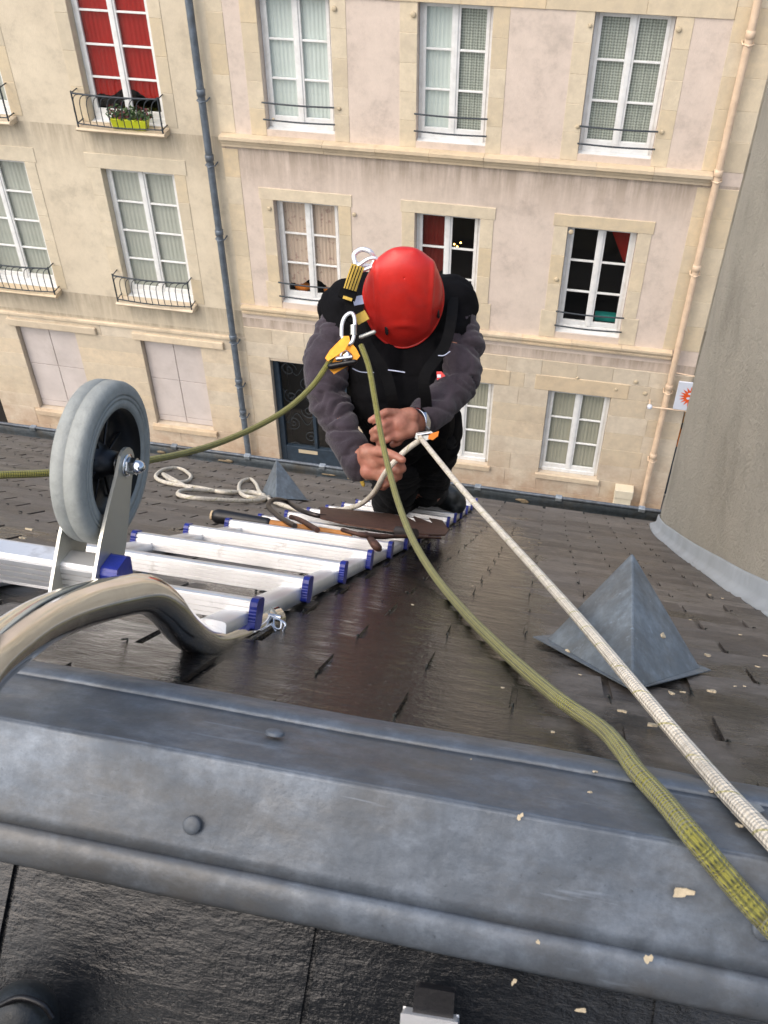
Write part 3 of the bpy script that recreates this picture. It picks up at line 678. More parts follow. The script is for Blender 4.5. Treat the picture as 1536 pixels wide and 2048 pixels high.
# neighbour behind the turret
sh = empty('shop', (wx(2.9), FY+.5, 0), 'recessed shop with an orange hanging sign past the corner of the pink house', 'building')
MB().box((XR+.02, FY+.9, 0), (XR+6, FY+6, wz(-1.6))).build('wall', M['cream'], sh)
MB().box((XR+.05, FY+.80, .13), (XR+3, FY+.89, wz(-9.3))).build('shop_front', M['door'], sh)
for z0_, z1_, mt in ((-8.9, -8.68, 'gold'), (-9.02, -8.9, 'black'), (-9.35, -9.2, 'orange')):
    MB().box((XR+.02, FY+.05, wz(z0_)), (XR+.16, FY+.55, wz(z1_))).build('shop_sign', M[mt], sh)

# ------------------------------------------------------------------ our roof
house = empty('slate_roof_house', (0, 2, 0), 'wet dark slate roof with zinc ridge and gutter in the foreground', 'building')
XA, XB = -6.2, 2.4
prof = [roof(0, s, -.012) for s in [.70+.25*k for k in range(18)]+[S_END]]
apex = Vector((0, 0, 0)); ap = hit(768, 1575, RN, -.221); apex = Vector((0, ap.y, ap.z)); NS = Vector((0, -cos(RP), -sin(RP))); NN = Vector((0, -sin(RP), cos(RP)))
mb = MB(); mb.strip([Vector((XA, p.y, p.z)) for p in prof], (XB-XA, 0, 0), True)
deck = mb.build('roof', M['steel_dark'] if 0 else M['black'], house, 'slate covered roof slope')
WI, EX, LN = .2, .113, .24
x_j, s_j = onroof(1044, 1306, .01)
cell = []
for i in range(-8, 60):
    s1 = s_j + i*EX + .0
    if s1 < .74 or s1 > S_END+.03: continue
    off = 0 if i % 2 == 0 else WI/2
    for k in range(-40, 20):
        xc = x_j + k*WI + WI/2 + off
        if xc < XA+.1 or xc > XB-.1: continue
        cell.append((xc, s1))
def slate_verts(xc, s1, rnd):
    L = min(LN, s1-.69); g = .0032+rnd.random()*.0026; a = xc-WI/2+g; b = xc+WI/2-g; sk = rnd.uniform(-.002, .002); lf = rnd.uniform(0, .0022); e = rnd.uniform(-.0035, .0035)
    t_hi = lambda d: .016+lf-d*.055; th = .0052
    P = []
    for (x_, d) in ((a, L), (b, L), (b+sk, e), (a+sk, e)): P.append(roof(x_, s1-d, t_hi(d)-th))
    for (x_, d) in ((a, L), (b, L), (b+sk, e), (a+sk, e)): P.append(roof(x_, s1-d, t_hi(d)))
    return P
def inframe(P, m=20):
    v = P-EYE; Z = v.dot(fw)
    if Z < .1: return None
    x = v.dot(RT)/Z*F+768; y = v.dot(DN)/Z*F+1024
    return Z if (-m < x < 1536+m and -m < y < 2048+m) else None
vis = sorted([(inframe(roof(x, s-.05)), x, s) for x, s in cell if inframe(roof(x, s-.05)) and not (x > .72 and s > 2.2)])
near = set((x, s) for _, x, s in vis[:290]); rnd = random.Random(3)
far_mb = MB(); HX = [(3, 2, 1, 0), (4, 5, 6, 7), (0, 1, 5, 4), (1, 2, 6, 5), (2, 3, 7, 6), (3, 0, 4, 7)]
hooks = MB(); M['hook'] = basic('verdigris_hook', (.03, .035, .032), .5, .5, .4, 60)
for x, s in cell:
    P = slate_verts(x, s, rnd)
    if (x, s) in near: MB().add(P, HX).build('slate', M['slate'], deck)
    else: far_mb.add(P, HX)
    p0 = roof(x, s-.012, .019); d = Vector((rnd.uniform(-.004, .004), 0, 0))
    hooks.tube([roof(x, s-.03, .013), roof(x, s+.004, .0165)+d*.3, roof(x, s+.007, .0195)+d, roof(x, s-.004, .0205)+d*1.4], .0013, 4)
far_mb.build('far_slates', M['slate'], deck, kind='stuff')
hooks.build('slate_hooks', M['hook'], deck, kind='stuff')
# near slope slates
near_deck = MB(); A = apex - NN*.03
near_deck.strip([A+Vector((XA, 0, 0)), A+Vector((XA, 0, 0))+NS*3.2], (XB-XA, 0, 0)); nd = near_deck.build('rear_roof', M['black'], house, 'rear slope of dark slates below the ridge')
def nearhit(x, y, t=0):
    return hit(x, y, NN, (apex-EYE).dot(NN)+t)
J = [nearhit(630, 1880, -.012).x, nearhit(22, 1760, -.012).x, nearhit(1308, 1998, -.012).x]
wN = (J[2]-J[1])/2; J0 = J[0]
u0 = .0
rows_n = [.38, .38+.113*1, .38+.226, .38+.339, .38+.452]
for ri in range(14):
    u1 = .335+.113*ri; off = 0 if ri % 2 == 0 else wN/2
    for k in range(-9, 9):
        a = J0+k*wN+off+.0022; b = a+wN-.0044
        if b < -1.6 or a > 1.6: continue
        B = apex-NN*.024; L = u1-.03 if u1 < .45 else .24; lf = rnd.uniform(0, .001); P = []
        for th in (-.005, 0):
            for (xx, u) in ((a, u1-L), (b, u1-L), (b, u1), (a, u1)):
                P.append(B+Vector((xx, 0, 0))+NS*u+NN*(.0135+th+lf-(u1-u)*.03))
        mbs = MB().add(P, HX)
        if ri < 6 and -.7 < (a+b)/2 < .7: mbs.build('slate', M['slate_near'], nd)
        else: mbs.build('slate', M['slate_near'], nd) if ri < 3 else None
        if ri >= 6 or not (-.7 < (a+b)/2 < .7):
            if ri >= 3: far_n = globals().setdefault('_fn', MB()); far_n.add(P, HX)
_fn.build('rear_far_slates', M['slate_near'], nd, kind='stuff')
# ridge cap: profile through measured lines, extruded along the ridge
def onx(y, h):   # point in plane of profile on far slope at given height
    p = hit(768, y, RN, -h); return Vector((0, p.y, p.z))
def onn(y, t):
    p = nearhit(768, y, t); return Vector((0, p.y, p.z))
fo = onx(1447, .226); f2 = onx(1484, .229); 
pf = [onx(1441, .236), onx(1443, .230), fo, fo+RN*.002-RS*.004]
pf = [onx(1443, .232)+RS*.002, onx(1443, .222)+RS*.003, onx(1449, .2155), onx(1458, .2145), onx(1468, .2165), onx(1478, .2195), onx(1486, .2205), onx(1530, .2208)]
pf += [apex+RS*.004, apex+NN*.0005-Vector((0, 0, .001)), apex+NS*.004]
nb = [onn(1660, .0), onn(1770, 0), onn(1798, .0002)]+[onn(1802+41*(1-cos(pi*k/10)), .0002+.0066*sin(pi*k/10)-(.004*k/10)) for k in range(1, 11)]+[onn(1885, -.012)]
pf += nb
def ridge_piece(xa, xb, lift, name='ridge_cap', label=None):
    mid = Vector((0, apex.y+.0, apex.z-.3)); n = 40; N = len(pf); vs = []
    for i in range(n+1):
        X = xa+(xb-xa)*i/n
        for p in pf:
            d = (p-mid).normalized(); wv = .0016*mn.noise(Vector((X*5, p.y*9, p.z*9)))+.0007*mn.noise(Vector((X*22, p.y*30, p.z*30)))
            vs.append(Vector((X, p.y, p.z))+d*(lift+wv))
    me = MB().add(vs, [(i*N+k, i*N+k+1, (i+1)*N+k+1, (i+1)*N+k) for i in range(n) for k in range(N-1)], True)
    o_ = me.build(name, M['zinc'], house, label); sm = o_.modifiers.new('s', 'SOLIDIFY'); sm.thickness = .0012; sm.offset = -1
    es = o_.modifiers.new('e', 'EDGE_SPLIT'); es.split_angle = radians(33); o_.modifiers.move(1, 0); return o_
xl = nearhit(262, 1700).x
rc2 = ridge_piece(-1.7, 1.3, .0, label='zinc ridge cap running across the foreground')
def lap(xa, xb, ua, ub, rough):
    n = 24; vs = []; S0 = apex
    for i in range(n+1):
        X = xa+(xb-xa)*i/n; e_ = rough*mn.noise(Vector((X*14, 1, 2))); tp = .35 if i in (0, n) else 1
        for (u_, h_) in ((ua+e_, .0004), (ua+e_*1+.0006, .0016*tp+.0004), (ub, .0018*tp+.0004)): vs.append(Vector((X, S0.y, S0.z))+NS*u_+NN*(h_+.0006))
    return MB().add(vs, [(i*3+k, (i+1)*3+k, (i+1)*3+k+1, i*3+k+1) for i in range(n) for k in range(2)], True).build('lap_strip', M['zinc'], rc2)
def nu(x, y): q_ = nearhit(x, y); return q_.x, (q_-apex).dot(NS)
(xa_, ua_), (xb_, ub_) = nu(255, 1712), nu(255, 1735); lap(-1.2, xa_, ua_-.004, ub_, .0015)
(xa_, ua_), (xb_, ub_) = nu(1078, 1862), nu(1078, 1885); lap(nu(560, 1770)[0], xa_, ua_+.001, ub_, .002)
def disc(p, n, r, name, par_, h=.003, mat='zinc', label=None):
    n = Vector(n).normalized()
    return MB().lathe(p, n, [(0, r), (h*.7, r*.98), (h, r*.86), (h*1.15, r*.4), (h*1.15, .0001)], 28).build(name, M[mat], par_, label)
disc(nearhit(385, 1650, .002), NN, .0065, 'nail_cap', rc2, .0028)
disc(nearhit(1528, 1858, .002), NN, .0075, 'nail_cap', rc2, .0028)
q = hit(549, 1474, RN, -.2195); disc(q+RN*.002, RN, .0072, 'nail_cap', rc2, .0028)
q = hit(1480, 1622, RN, -.2205); random.seed(5)
mb = MB(); pts = []
for k in range(16):
    a_ = 2*pi*k/16; r_ = .011*(1+.45*math.sin(3*a_+1)+.2*random.random()); pts.append(q+RN*.0028+Vector((1, 0, 0))*r_*cos(a_)+RS*r_*1.7*sin(a_))
mb.prism(pts, RN*.0008); mb.build('sealant_smear', M['zinc_pale'], rc2)
# eave gutter
g0 = roof(0, S_END, 0); gp = [(g0.y-.05, g0.z-.02), (g0.y-.03, g0.z-.10), (g0.y+.02, g0.z-.15), (g0.y+.09, g0.z-.16), (g0.y+.15, g0.z-.12), (g0.y+.17, g0.z-.03), (g0.y+.175, g0.z-.005)]
lipz = None
# lip height from the photo's gutter line
lp = EYE+ray(768, 950)*((g0.y+.16)/ray(768, 950).y); lipz = lp.z
gp[-2] = (g0.y+.158, lipz-.05); gp[-1] = (g0.y+.16, lipz-.004)
mb = MB().strip([(XA, y, z) for y, z in gp], (XB-XA, 0, 0), True); gut = mb.build('gutter', M['zinc_dark'], house, 'grey zinc eave gutter'); m_ = gut.modifiers.new('s', 'SOLIDIFY'); m_.thickness = .002
MB().tube([(XA, g0.y+.164, lipz), (XB, g0.y+.164, lipz)], .010, 8).build('gutter_bead', M['zinc'], gut)
for k in range(-12, 5):
    x_ = .43*k+.06; MB().box((x_-.012, g0.y+.148, lipz-.012), (x_+.022, g0.y+.178, lipz+.011)).build('gutter_clip', M['zinc_pale'], gut, bevel=.003)
random.seed(12)
for k in range(14):
    x_ = random.uniform(-2.2, .8); b_ = Vector((x_, g0.y+.153, lipz-.045+random.uniform(-.008, .01)))
    blob([(b_, (random.uniform(.02, .05), .004, random.uniform(.005, .012)))], 'moss_patch', M['moss'], gut, seg=7)
MB().box((XA, 0.2, 0), (XB, g0.y-.06, g0.z-.2)).build('wall', M['cement'], house)
# zinc pyramid vents
def pyramid(F_, L_, R_, tipp, zl, name, label):
    """F_, L_, R_: base corners on the slates (x, s)"""
    F_, L_, R_ = Vector(F_), Vector(L_), Vector(R_); B_ = L_+R_-F_; t = .022
    P = [roof(*F_, t), roof(*R_, t), roof(*B_, t), roof(*L_, t)]; mb = MB()
    mb.add(P+[tipp], [(0, 1, 4), (1, 2, 4), (2, 3, 4), (3, 0, 4)])
    o_ = mb.build(name, M['zinc_vent'], house, label)
    bv = o_.modifiers.new('b', 'BEVEL'); bv.width = .0025; bv.segments = 2
    c = (F_+B_)/2; fl = MB(); pts = [roof(*(c+(q_-c)*k_), .0205) for q_, k_ in ((F_, 1.01), (R_, 1.14), (B_, 1.02), (L_, 1.2))]
    fl.prism(pts, RN*.0012); fl.build('flashing_sheet', M['zinc_vent'], o_)
    return o_
f_ = onroof(1265, 1378, .022); l_ = onroof(1095, 1278, .022); r_ = onroof(1400, 1335, .022)
pc = roof((l_[0]+r_[0])/2, (l_[1]+r_[1])/2)
Zt = (pc-EYE).dot(fw)
p1 = pyramid(f_, l_, r_, at(1265, 1105, Zt), 0, 'roof_vent', 'large zinc pyramid vent cap near the ridge on the right')
f2_ = onroof(560, 994, .022); l2_ = onroof(506, 987, .022); r2_ = onroof(591, 990, .022)
dx = (r_[0]-f_[0], r_[1]-f_[1]); dl = (l_[0]-f_[0], l_[1]-f_[1])
wsc = 1.0
f2_ = onroof(552, 996, .022); r2_ = (f2_[0]+.09, f2_[1]+.13); l2_ = (f2_[0]-.105, f2_[1]+.16)
p2 = pyramid(f2_, l2_, r2_, at(553, 917, (roof((l2_[0]+r2_[0])/2, (l2_[1]+r2_[1])/2)-EYE).dot(fw)), 0, 'roof_vent', 'small zinc pyramid vent cap beside the coiled rope')

# ------------------------------------------------------------------ cement turret
tu = empty('turret', roof(.7, 3.5), 'round cornered cement rendered turret rising at the right edge', 'turret')
bpx = [(1800, 1385), (1536, 1216), (1471, 1178), (1428, 1148), (1375, 1112), (1345, 1088), (1327, 1074), (1317, 1061), (1314, 1052)]
base = []
for x_, y_ in bpx:
    X, S = onroof(x_, y_, .015); base.append(Vector((X, roof(X, S).y, 0)))
last = base[-1]
pts = spline(base, 6)
pts += [last+Vector((.05+.0, .10, 0)), last+Vector((.16, .22, 0)), last+Vector((.5, .42, 0)), last+Vector((1.4, .5, 0))]
zt = wz(-1.0); vs = []; n = len(pts); H = 40
def roofz(p):
    # height of slates at plan y
    s = p.y/cos(RP)
    for _ in range(6):
        r_ = roof(0, s); s += (p.y-r_.y)/cos(RP)
    return roof(0, min(s, S_END+.2)).z
for p in pts:
    zb = roofz(p)-.05 if p.y < roof(0, S_END).y-.02 else 0
    for k in range(H+1):
        z = zb+(zt-zb)*(k/H)**1.6; off = .004*mn.noise(Vector((p.y*3, p.x*3, z*3)))+.0025*mn.noise(Vector((p.y*11, p.x*11, z*11)))
        vs.append(Vector((p.x+off, p.y, z)))
MB().add(vs, [(i*(H+1)+k, (i+1)*(H+1)+k, (i+1)*(H+1)+k+1, i*(H+1)+k+1) for i in range(n-1) for k in range(H)], True).build('wall', M['cement'], tu, 'rough grey brown cement render')
cap = [Vector((p.x, p.y, zt)) for p in pts]+[Vector((3, pts[-1].y, zt)), Vector((3, pts[0].y, zt))]
MB().prism(cap, (0, 0, .1)).build('coping', M['cement'], tu)
# lead flashing band at the foot
fl = [p for p in pts if roofz(p) and p.y < roof(0, S_END).y]
vs = []; N = len(fl)
for i, p in enumerate(fl):
    t_ = (fl[min(i+1, N-1)]-fl[max(i-1, 0)]).normalized(); nn = Vector((-t_.y, t_.x, 0))
    if nn.x > 0: nn = -nn
    if abs(nn.y) > abs(nn.x) and nn.y < 0 and False: nn = -nn
    zr = roofz(p); wv = .0015*mn.noise(Vector((p.y*4, 0, 3)))
    vs += [p+nn*.038+Vector((0, 0, zr+.022)), p+nn*.022+Vector((0, 0, zr+.03)), p+nn*(.011+wv)+Vector((0, 0, zr+.05)), p+nn*(.010+wv)+Vector((0, 0, zr+.088)), p+nn*.006+Vector((0, 0, zr+.096+wv))]
o_ = MB().add(vs, [(i*5+k, (i+1)*5+k, (i+1)*5+k+1, i*5+k+1) for i in range(N-1) for k in range(4)], True).build('foot_flashing', M.setdefault('lead', basic('pale_lead_strip', (.36, .40, .43), .5, .15, .14, 6, .15, 60, .003, (.24, .26, .27), .5)), tu)
m_ = o_.modifiers.new('s', 'SOLIDIFY'); m_.thickness = .004
# ------------------------------------------------------------------ ladder
LT = .049; SP = .2485
def lad(x, s, t): return roof(x, s, t)
XRt = -.318; XLt = XRt-.36
lroot = empty('roof_ladder', roof(-.5, 3, .02), 'aluminium roof ladder with blue rung caps lying down the wet slates', 'ladder')
ss = [1.115+k*SP for k in range(0, 15)]
for X in (XRt-.0165, XLt+.0165):
    prof_s = [1.02+.2*k for k in range(19)]; prof_s = [s for s in prof_s if s < ss[-1]+.08]
    mb = MB(); hw, hh = .0165, .0125; ring = []
    sect = [(hw*cos(a)*(1 if abs(cos(a)) > .5 else 1), hh*sin(a)) for a in [2*pi*k/12 for k in range(12)]]
    vs = []
    for s in prof_s:
        for (a, b) in sect:
            q_ = .4; aa = math.copysign(abs(a/hw)**q_, a)*hw; bb = math.copysign(abs(b/hh)**q_, b)*hh
            vs.append(lad(X+aa, s, .031+bb))
    m__ = len(prof_s); mb.add(vs, [(i*12+k, i*12+(k+1) % 12, (i+1)*12+(k+1) % 12, (i+1)*12+k) for i in range(m__-1) for k in range(12)], True)
    mb.add(vs, [tuple(range(12)), tuple(range((m__-1)*12, m__*12))]); mb.build('stile', M['tube'] if 0 else M['alu'], lroot)
def rung_profile():
    # (ds, t) section: ribbed uphill face (ds negative = uphill), flat top
    pts_ = [(-.011, .030)]
    for k in range(4):
        t0_ = .031+k*.0060; pts_ += [(-.0134, t0_), (-.0134, t0_+.0042), (-.0106, t0_+.0044), (-.0106, t0_+.0058)]
    pts_ += [(-.012, .0555), (-.009, .0570), (.007, .0570), (.010, .0555), (.0105, .033), (.008, .030)]
    return pts_
RPf = rung_profile()
def rung(xa, xb, s, par_, capl=True, capr=True, dt=0, name='rung'):
    P = [lad(xa, s+a, b+dt) for a, b in RPf]
    o_ = MB().prism(P, (xb-xa, 0, 0)).build(name, M['alu'], par_)
    for (f, X) in ((capr, xb), (capl, xa)):
        if not f: continue
        sg_ = 1 if X == xb else -1; cp = []
        prof_ = [(-.0165, .0245), (-.0168, .030), (-.0160, .031), (-.0168, .033), (-.0160, .034), (-.0168, .037), (-.0160, .038), (-.0168, .041), (-.0160, .042), (-.0168, .045), (-.0160, .046), (-.0168, .050), (-.0155, .055), (-.010, .0592), (.008, .0592), (.0135, .056), (.0135, .026), (.009, .021), (-.004, .021)]
        P2 = [lad(X-sg_*.0005 if 1 else X, s+a*.98, b+dt) for a, b in prof_]
        MB().prism(P2, (sg_*.009, 0, 0)).build('end_cap', M['blue'], o_, bevel=.0008)
    return o_
for i, s in enumerate(ss): rung(XLt, XRt, s, lroot)
# hook tube: one each side; right one visible
hk = [(545, 1238, 1.27), (505, 1253, 1.2), (455, 1276, 1.12), (410, 1284, 1.05), (368, 1258, .985), (328, 1212, .93), (286, 1188, .885), (220, 1197, .83), (150, 1216, .775), (80, 1246, .715), (12, 1292, .655), (-55, 1355, .60), (-110, 1450, .56)]
HP = spline([at(*q_) for q_ in hk], 8)
tb = MB().tube(HP, .0182, 32).build('hook_tube', M['tube'], lroot, 'bent aluminium hook tube arching over the ridge')
dxl = Vector((XLt-XRt, 0, 0))
tb2 = MB().tube([p+dxl for p in HP], .0168, 28).build('hook_tube', M['tube'], lroot)
# cross bar with wheel
cr = at(247, 1156, .895); XR2 = cr.x
def crossbar(xa, xb, c, par_):
    up = (RN*.75+Vector((0, -.3, .6))).normalized(); fwd = RS - up*RS.dot(up); fwd.normalize()
    P = [Vector((xa, c.y, c.z))+fwd*(a*1.1)+up*((b-.042)*1.08) for a, b in RPf]
    o_ = MB().prism(P, (xb-xa, 0, 0)).build('hook_crossbar', M['alu'], par_)
    prof_ = [(-.0155, -.017), (-.016, .013), (-.012, .0185), (.010, .0185), (.015, .013), (.015, -.009), (.009, -.019), (-.009, -.019)]
    for X, sg_ in ((xb, 1), (xa, -1)):
        MB().prism([Vector((X, c.y, c.z))+fwd*a+up*b for a, b in prof_], (sg_*.016, 0, 0)).build('end_cap', M['blue'], o_, bevel=.003)
    return up, fwd
up, fwd_ = crossbar(XR2-.40, XR2-.014, cr, lroot)
# wheel
ZW = .905; wc = at(222, 926, ZW); 
wc = Vector((XR2-.037, wc.y, wc.z))
R_ = .0755; tw = .0155
whl = MB().lathe(wc, (1, 0, 0), [(-tw*.72, .050), (-tw*.97, .053), (-tw, .064), (-tw*.95, .0705), (-tw*.82, .0738), (-tw*.62, R_-.0004), (-.0010, R_), (-.0005, R_-.0008), (.0005, R_-.0008), (.0010, R_), (tw*.62, R_-.0004), (tw*.82, R_-.0018), (tw*.95, .0700), (tw, .0645), (tw*1.0, .0635), (tw*.92, .0630), (tw*.92, .0622), (tw*1.0, .0617), (tw*1.0, .0595), (tw*.93, .0590), (tw*.93, .0583), (tw*.99, .0578), (tw*.97, .0515), (tw*.62, .0500)], 120).build('wheel', M['tyre'], lroot, 'grey rubber tyred wheel standing up on the hook')
MB().lathe(wc, (1, 0, 0), [(-tw*.7, .0515), (-.010, .049), (-.010, .030), (-.013, .020), (-.016, .016), (-.016, .006), (.014, .006), (.014, .011), (.002, .013), (-.006, .020), (-.006, .040), (.002, .0475), (tw*.86, .0508), (tw*.62, .0515)], 64, True).build('rim', M['black'], whl)
for k in range(8):
    a_ = 2*pi*k/8; d_ = Vector((0, cos(a_), sin(a_))); MB().tube([wc+d_*.014+Vector((-.002, 0, 0)), wc+d_*.045+Vector((-.003, 0, 0))], .0014, 6).build('spoke_rib', M['black'], whl)
# bracket: two cheek plates and a base, oriented from crossbar to axle
axis = (wc-cr); axis = Vector((0, axis.y, axis.z)); Lb = axis.length; ax = axis.normalized(); sd = Vector((0, -ax.z, ax.y))
if sd.y > 0: sd = -sd
brk = None
xo = wc.x
for sg_ in (1, -1):
    X = xo+.002+sg_*.0178; prof_ = []
    P0 = Vector((X, cr.y, cr.z)); b0 = -.030
    for (h_, w_) in ((b0, .027), (b0+.02, .0275), (.03, .027), (.06, .0225), (Lb-.012, .0165)): prof_.append(P0+ax*h_+sd*w_)
    for k in range(1, 8):
        a_ = pi*k/8; prof_.append(P0+ax*(Lb+.0165*sin(a_)*1.0)+sd*.0165*cos(a_))
    for (h_, w_) in ((Lb-.012, .0165), (.06, .0225), (.03, .027), (b0+.02, .0275), (b0, .027)): prof_.append(P0+ax*h_-sd*w_)
    o_ = MB().prism(prof_, (sg_*.003, 0, 0)).build('wheel_bracket', M['bracket'], lroot, bevel=.0008)
P0 = Vector((xo-.0178, cr.y, cr.z)); MB().prism([P0+ax*(-.030)+sd*.022, P0+ax*(-.033)+sd*.022, P0+ax*(-.033)-sd*.022, P0+ax*(-.030)-sd*.022], (.040, 0, 0)).build('bracket_base', M['bracket'], lroot, bevel=.001)
ab = MB(); e0 = wc+Vector((.0230, 0, 0)); X1 = Vector((1, 0, 0))
ab.tube([wc-X1*.028, wc+X1*.028], .004, 12)
ax_o = ab.build('axle', M['chrome'], whl)
MB().lathe(e0, X1, [(0, .0001), (0, .0105), (.0015, .0105), (.0018, .008)], 20).build('washer', M['chrome'], whl)
hx = MB(); hx.prism([e0+X1*.002+Vector((0, cos(pi*k/3), sin(pi*k/3)))*.0082 for k in range(6)], X1*.0075); hx.build('hex_nut', M['chrome'], whl, bevel=.0008)
MB().lathe(e0+X1*.0095, X1, [(0, .0062), (.003, .0060), (.006, .0045), (.0078, .002), (.008, .0001)], 16).build('dome_nut', M['chrome'], whl)
e1 = cr+X1*.002-ax*.012-sd*.012+fwd_*.02
bl = MB(); bl.tube([e1-X1*.02, e1+X1*.014], .0035, 10); bl.prism([e1+X1*.004+Vector((0, cos(pi*k/3), sin(pi*k/3)))*.007 for k in range(6)], X1*.006); bl.build('bolt', M['chrome'], lroot)
# clamp and lynch clip at the stile end
cl = MB(); cc = at(520, 1243, 1.235); t_ = (at(545, 1238, 1.27)-at(505, 1255, 1.2)).normalized()
for d_ in (-.010, .008): cl.tube([cc+t_*(d_-.004), cc+t_*(d_+.004)], .0205, 24)
cl.build('clamp_collar', M['bracket'], lroot)
ck = MB(); ck.tube([cc+Vector((-.03, 0, .016)), cc+Vector((.028, 0, .012))], .0045, 10); ck.build('clamp_pin', M['chrome'], lroot)
lp = [at(535, 1228, 1.22), at(556, 1238, 1.21), at(570, 1248, 1.2), at(566, 1262, 1.2), at(556, 1268, 1.2), at(546, 1252, 1.21), at(538, 1240, 1.22)]
MB().tube(spline(lp+[lp[0]], 6), .0017, 8).build('lynch_clip', M['chrome'], lroot)
lp = [at(548, 1236, 1.215), at(562, 1242, 1.205), at(560, 1258, 1.2), at(549, 1254, 1.205)]
MB().tube(spline(lp+[lp[0]], 6), .0014, 8).build('lynch_clip', M['chrome'], lroot)
# small green leaf stuck on stile
q_ = at(680, 1140, 1.55)

# ------------------------------------------------------------------ ropes
def clear(p, r):
    for _ in range(60):
        q = p-EYE; s_ = q.dot(RS); lim = .0175+r if s_ > .86 else .0255+r
        if q.dot(RN)+RH-dev(s_) >= lim or q.dot(NN)-(apex-EYE).dot(NN) >= r+.004: break
        p = EYE+q*.992
    return p
def rope(P, r, name, mat, label, cat='rope', n=14, per=8, group=None):
    pts_ = [clear(q, r) for q in spline(P, per)]; nn = n+1; vs = []; uvs = []; nrm = None; L = 0
    for i, p in enumerate(pts_):
        t = (pts_[min(i+1, len(pts_)-1)]-pts_[max(i-1, 0)]).normalized()
        if i: L += (p-pts_[i-1]).length
        if nrm is None: nrm = t.orthogonal()
        nrm = (nrm-t*nrm.dot(t)).normalized(); b = t.cross(nrm)
        for k in range(nn):
            a = 2*pi*k/n; vs.append(p+(nrm*cos(a)+b*sin(a))*r); uvs.append((a, L/r))
    fs = [(i*nn+k, i*nn+k+1, (i+1)*nn+k+1, (i+1)*nn+k) for i in range(len(pts_)-1) for k in range(n)]
    me = bpy.data.meshes.new(name); me.from_pydata(vs, [], fs); uv = me.uv_layers.new(name='UVMap')
    for lo in me.loops: uv.data[lo.index].uv = uvs[lo.vertex_index]
    me.polygons.foreach_set('use_smooth', [True]*len(fs)); me.materials.append(mat)
    o_ = bpy.data.objects.new(name, me); C.objects.link(o_); return tag(o_, label, cat, group)
gr = [(722, 690, 2.58), (738, 735, 2.56), (750, 800, 2.52), (762, 870, 2.46), (778, 940, 2.36), (798, 1010, 2.22), (826, 1080, 2.02), (868, 1150, 1.80), (930, 1225, 1.55), (1010, 1305, 1.22), (1110, 1392, 1.02), (1200, 1455, .87), (1243, 1500, .80), (1275, 1545, .755), (1330, 1605, .72), (1400, 1690, .70), (1480, 1785, .64), (1560, 1870, .59), (1660, 1960, .55)]
rope([at(*q_) for q_ in gr], .0074, 'safety_rope', M['rope_g'], 'green and black braided rope hanging from the descender to the ridge at lower right')
gl = [(668, 708, 2.6), (648, 740, 2.6), (622, 775, 2.58), (578, 815, 2.52), (520, 850, 2.44), (440, 885, 2.32), (370, 906, 2.2), (300, 920, 2.08), (220, 934, 1.98), (95, 946, 1.90), (0, 950, 1.85), (-120, 958, 1.8)]
rope([at(*q_) for q_ in gl], .0074, 'safety_rope', M['rope_g'], 'green braided rope running from the descender to the left behind the wheel')
wr = [(838, 872, 2.66), (870, 912, 2.48), (930, 985, 2.2), (1000, 1062, 1.9), (1080, 1150, 1.52), (1170, 1252, 1.2), (1270, 1372, .97), (1370, 1490, .84), (1450, 1582, .80), (1536, 1672, .70), (1640, 1780, .62)]
rope([at(*q_) for q_ in wr], .0069, 'work_rope', M['rope_w'], 'taut cream rope running from the waist device to the lower right corner')
wt = [(846, 876, 2.66), (815, 898, 2.64), (790, 922, 2.63), (768, 950, 2.66), (748, 985, 2.75), (722, 1008, 2.9), (690, 1018, 3.05), (655, 1021, 3.2)]
wt = [at(*q_) for q_ in wt]
def rr(x, y, t=.026): return rp(x, y, t)
coil = [(640, 1026), (590, 1018), (540, 1000), (520, 985), (512, 968), (500, 958), (482, 964), (478, 980), (490, 992), (520, 996), (538, 994), (510, 1002), (440, 1000), (380, 995), (356, 988), (372, 980), (430, 982), (500, 986), (528, 990), (496, 983), (450, 985), (400, 976), (345, 968), (318, 960), (312, 950), (330, 938), (360, 937), (380, 950), (378, 960), (360, 965), (340, 960), (326, 948), (340, 955), (370, 972), (385, 978)]
rope(wt+[rr(*q_) for q_ in coil], .0076, 'work_rope', M['rope_w'], 'slack cream rope dropping from the gripping hand into loose loops on the slates', per=6, n=10)

# ------------------------------------------------------------------ tools on the ladder
rt_ = empty('slate_ripper', rp(720, 1040, .06), 'rusty slate ripper with a looped handle and toothed blade across the rungs', 'hand tool')
def lz(x, y, t): return rp(x, y, t)
hp = [(590, 1052, .062), (560, 1035, .066), (540, 1018, .075), (538, 1006, .085), (552, 999, .09), (575, 1004, .08), (600, 1020, .072), (630, 1030, .068), (650, 1033, .066)]
MB().tube(spline([lz(*q_) for q_ in hp], 6), .0062, 10).build('handle', M['steel_dark'], rt_)
MB().tube(spline([lz(582, 1034, .066), lz(600, 1040, .066), lz(635, 1060, .062)], 4), .0062, 8).build('grip_end', M['rust'], rt_)
bl = [(640, 1016), (700, 1022), (780, 1030), (815, 1037), (834, 1048), (826, 1034), (868, 1050), (858, 1038), (884, 1043), (897, 1062), (890, 1072), (860, 1072), (800, 1066), (740, 1058), (690, 1050), (640, 1038)]
MB().prism([lz(x_, y_, .066) for x_, y_ in bl], RN*.004).build('blade', M['rust'], rt_, bevel=.001)
hm = empty('hammer', rp(600, 1060, .06), 'slating hammer with black rubber grip and orange shaft resting on the rungs', 'hammer')
hx0, hs0 = onroof(438, 1030, .055); kx = lambda x_: roof(x_, hs0, .052)
hs0 = min(max(hs0, ss[5]+.05), ss[6]-.05) if ss[5] < hs0 < ss[7] else hs0
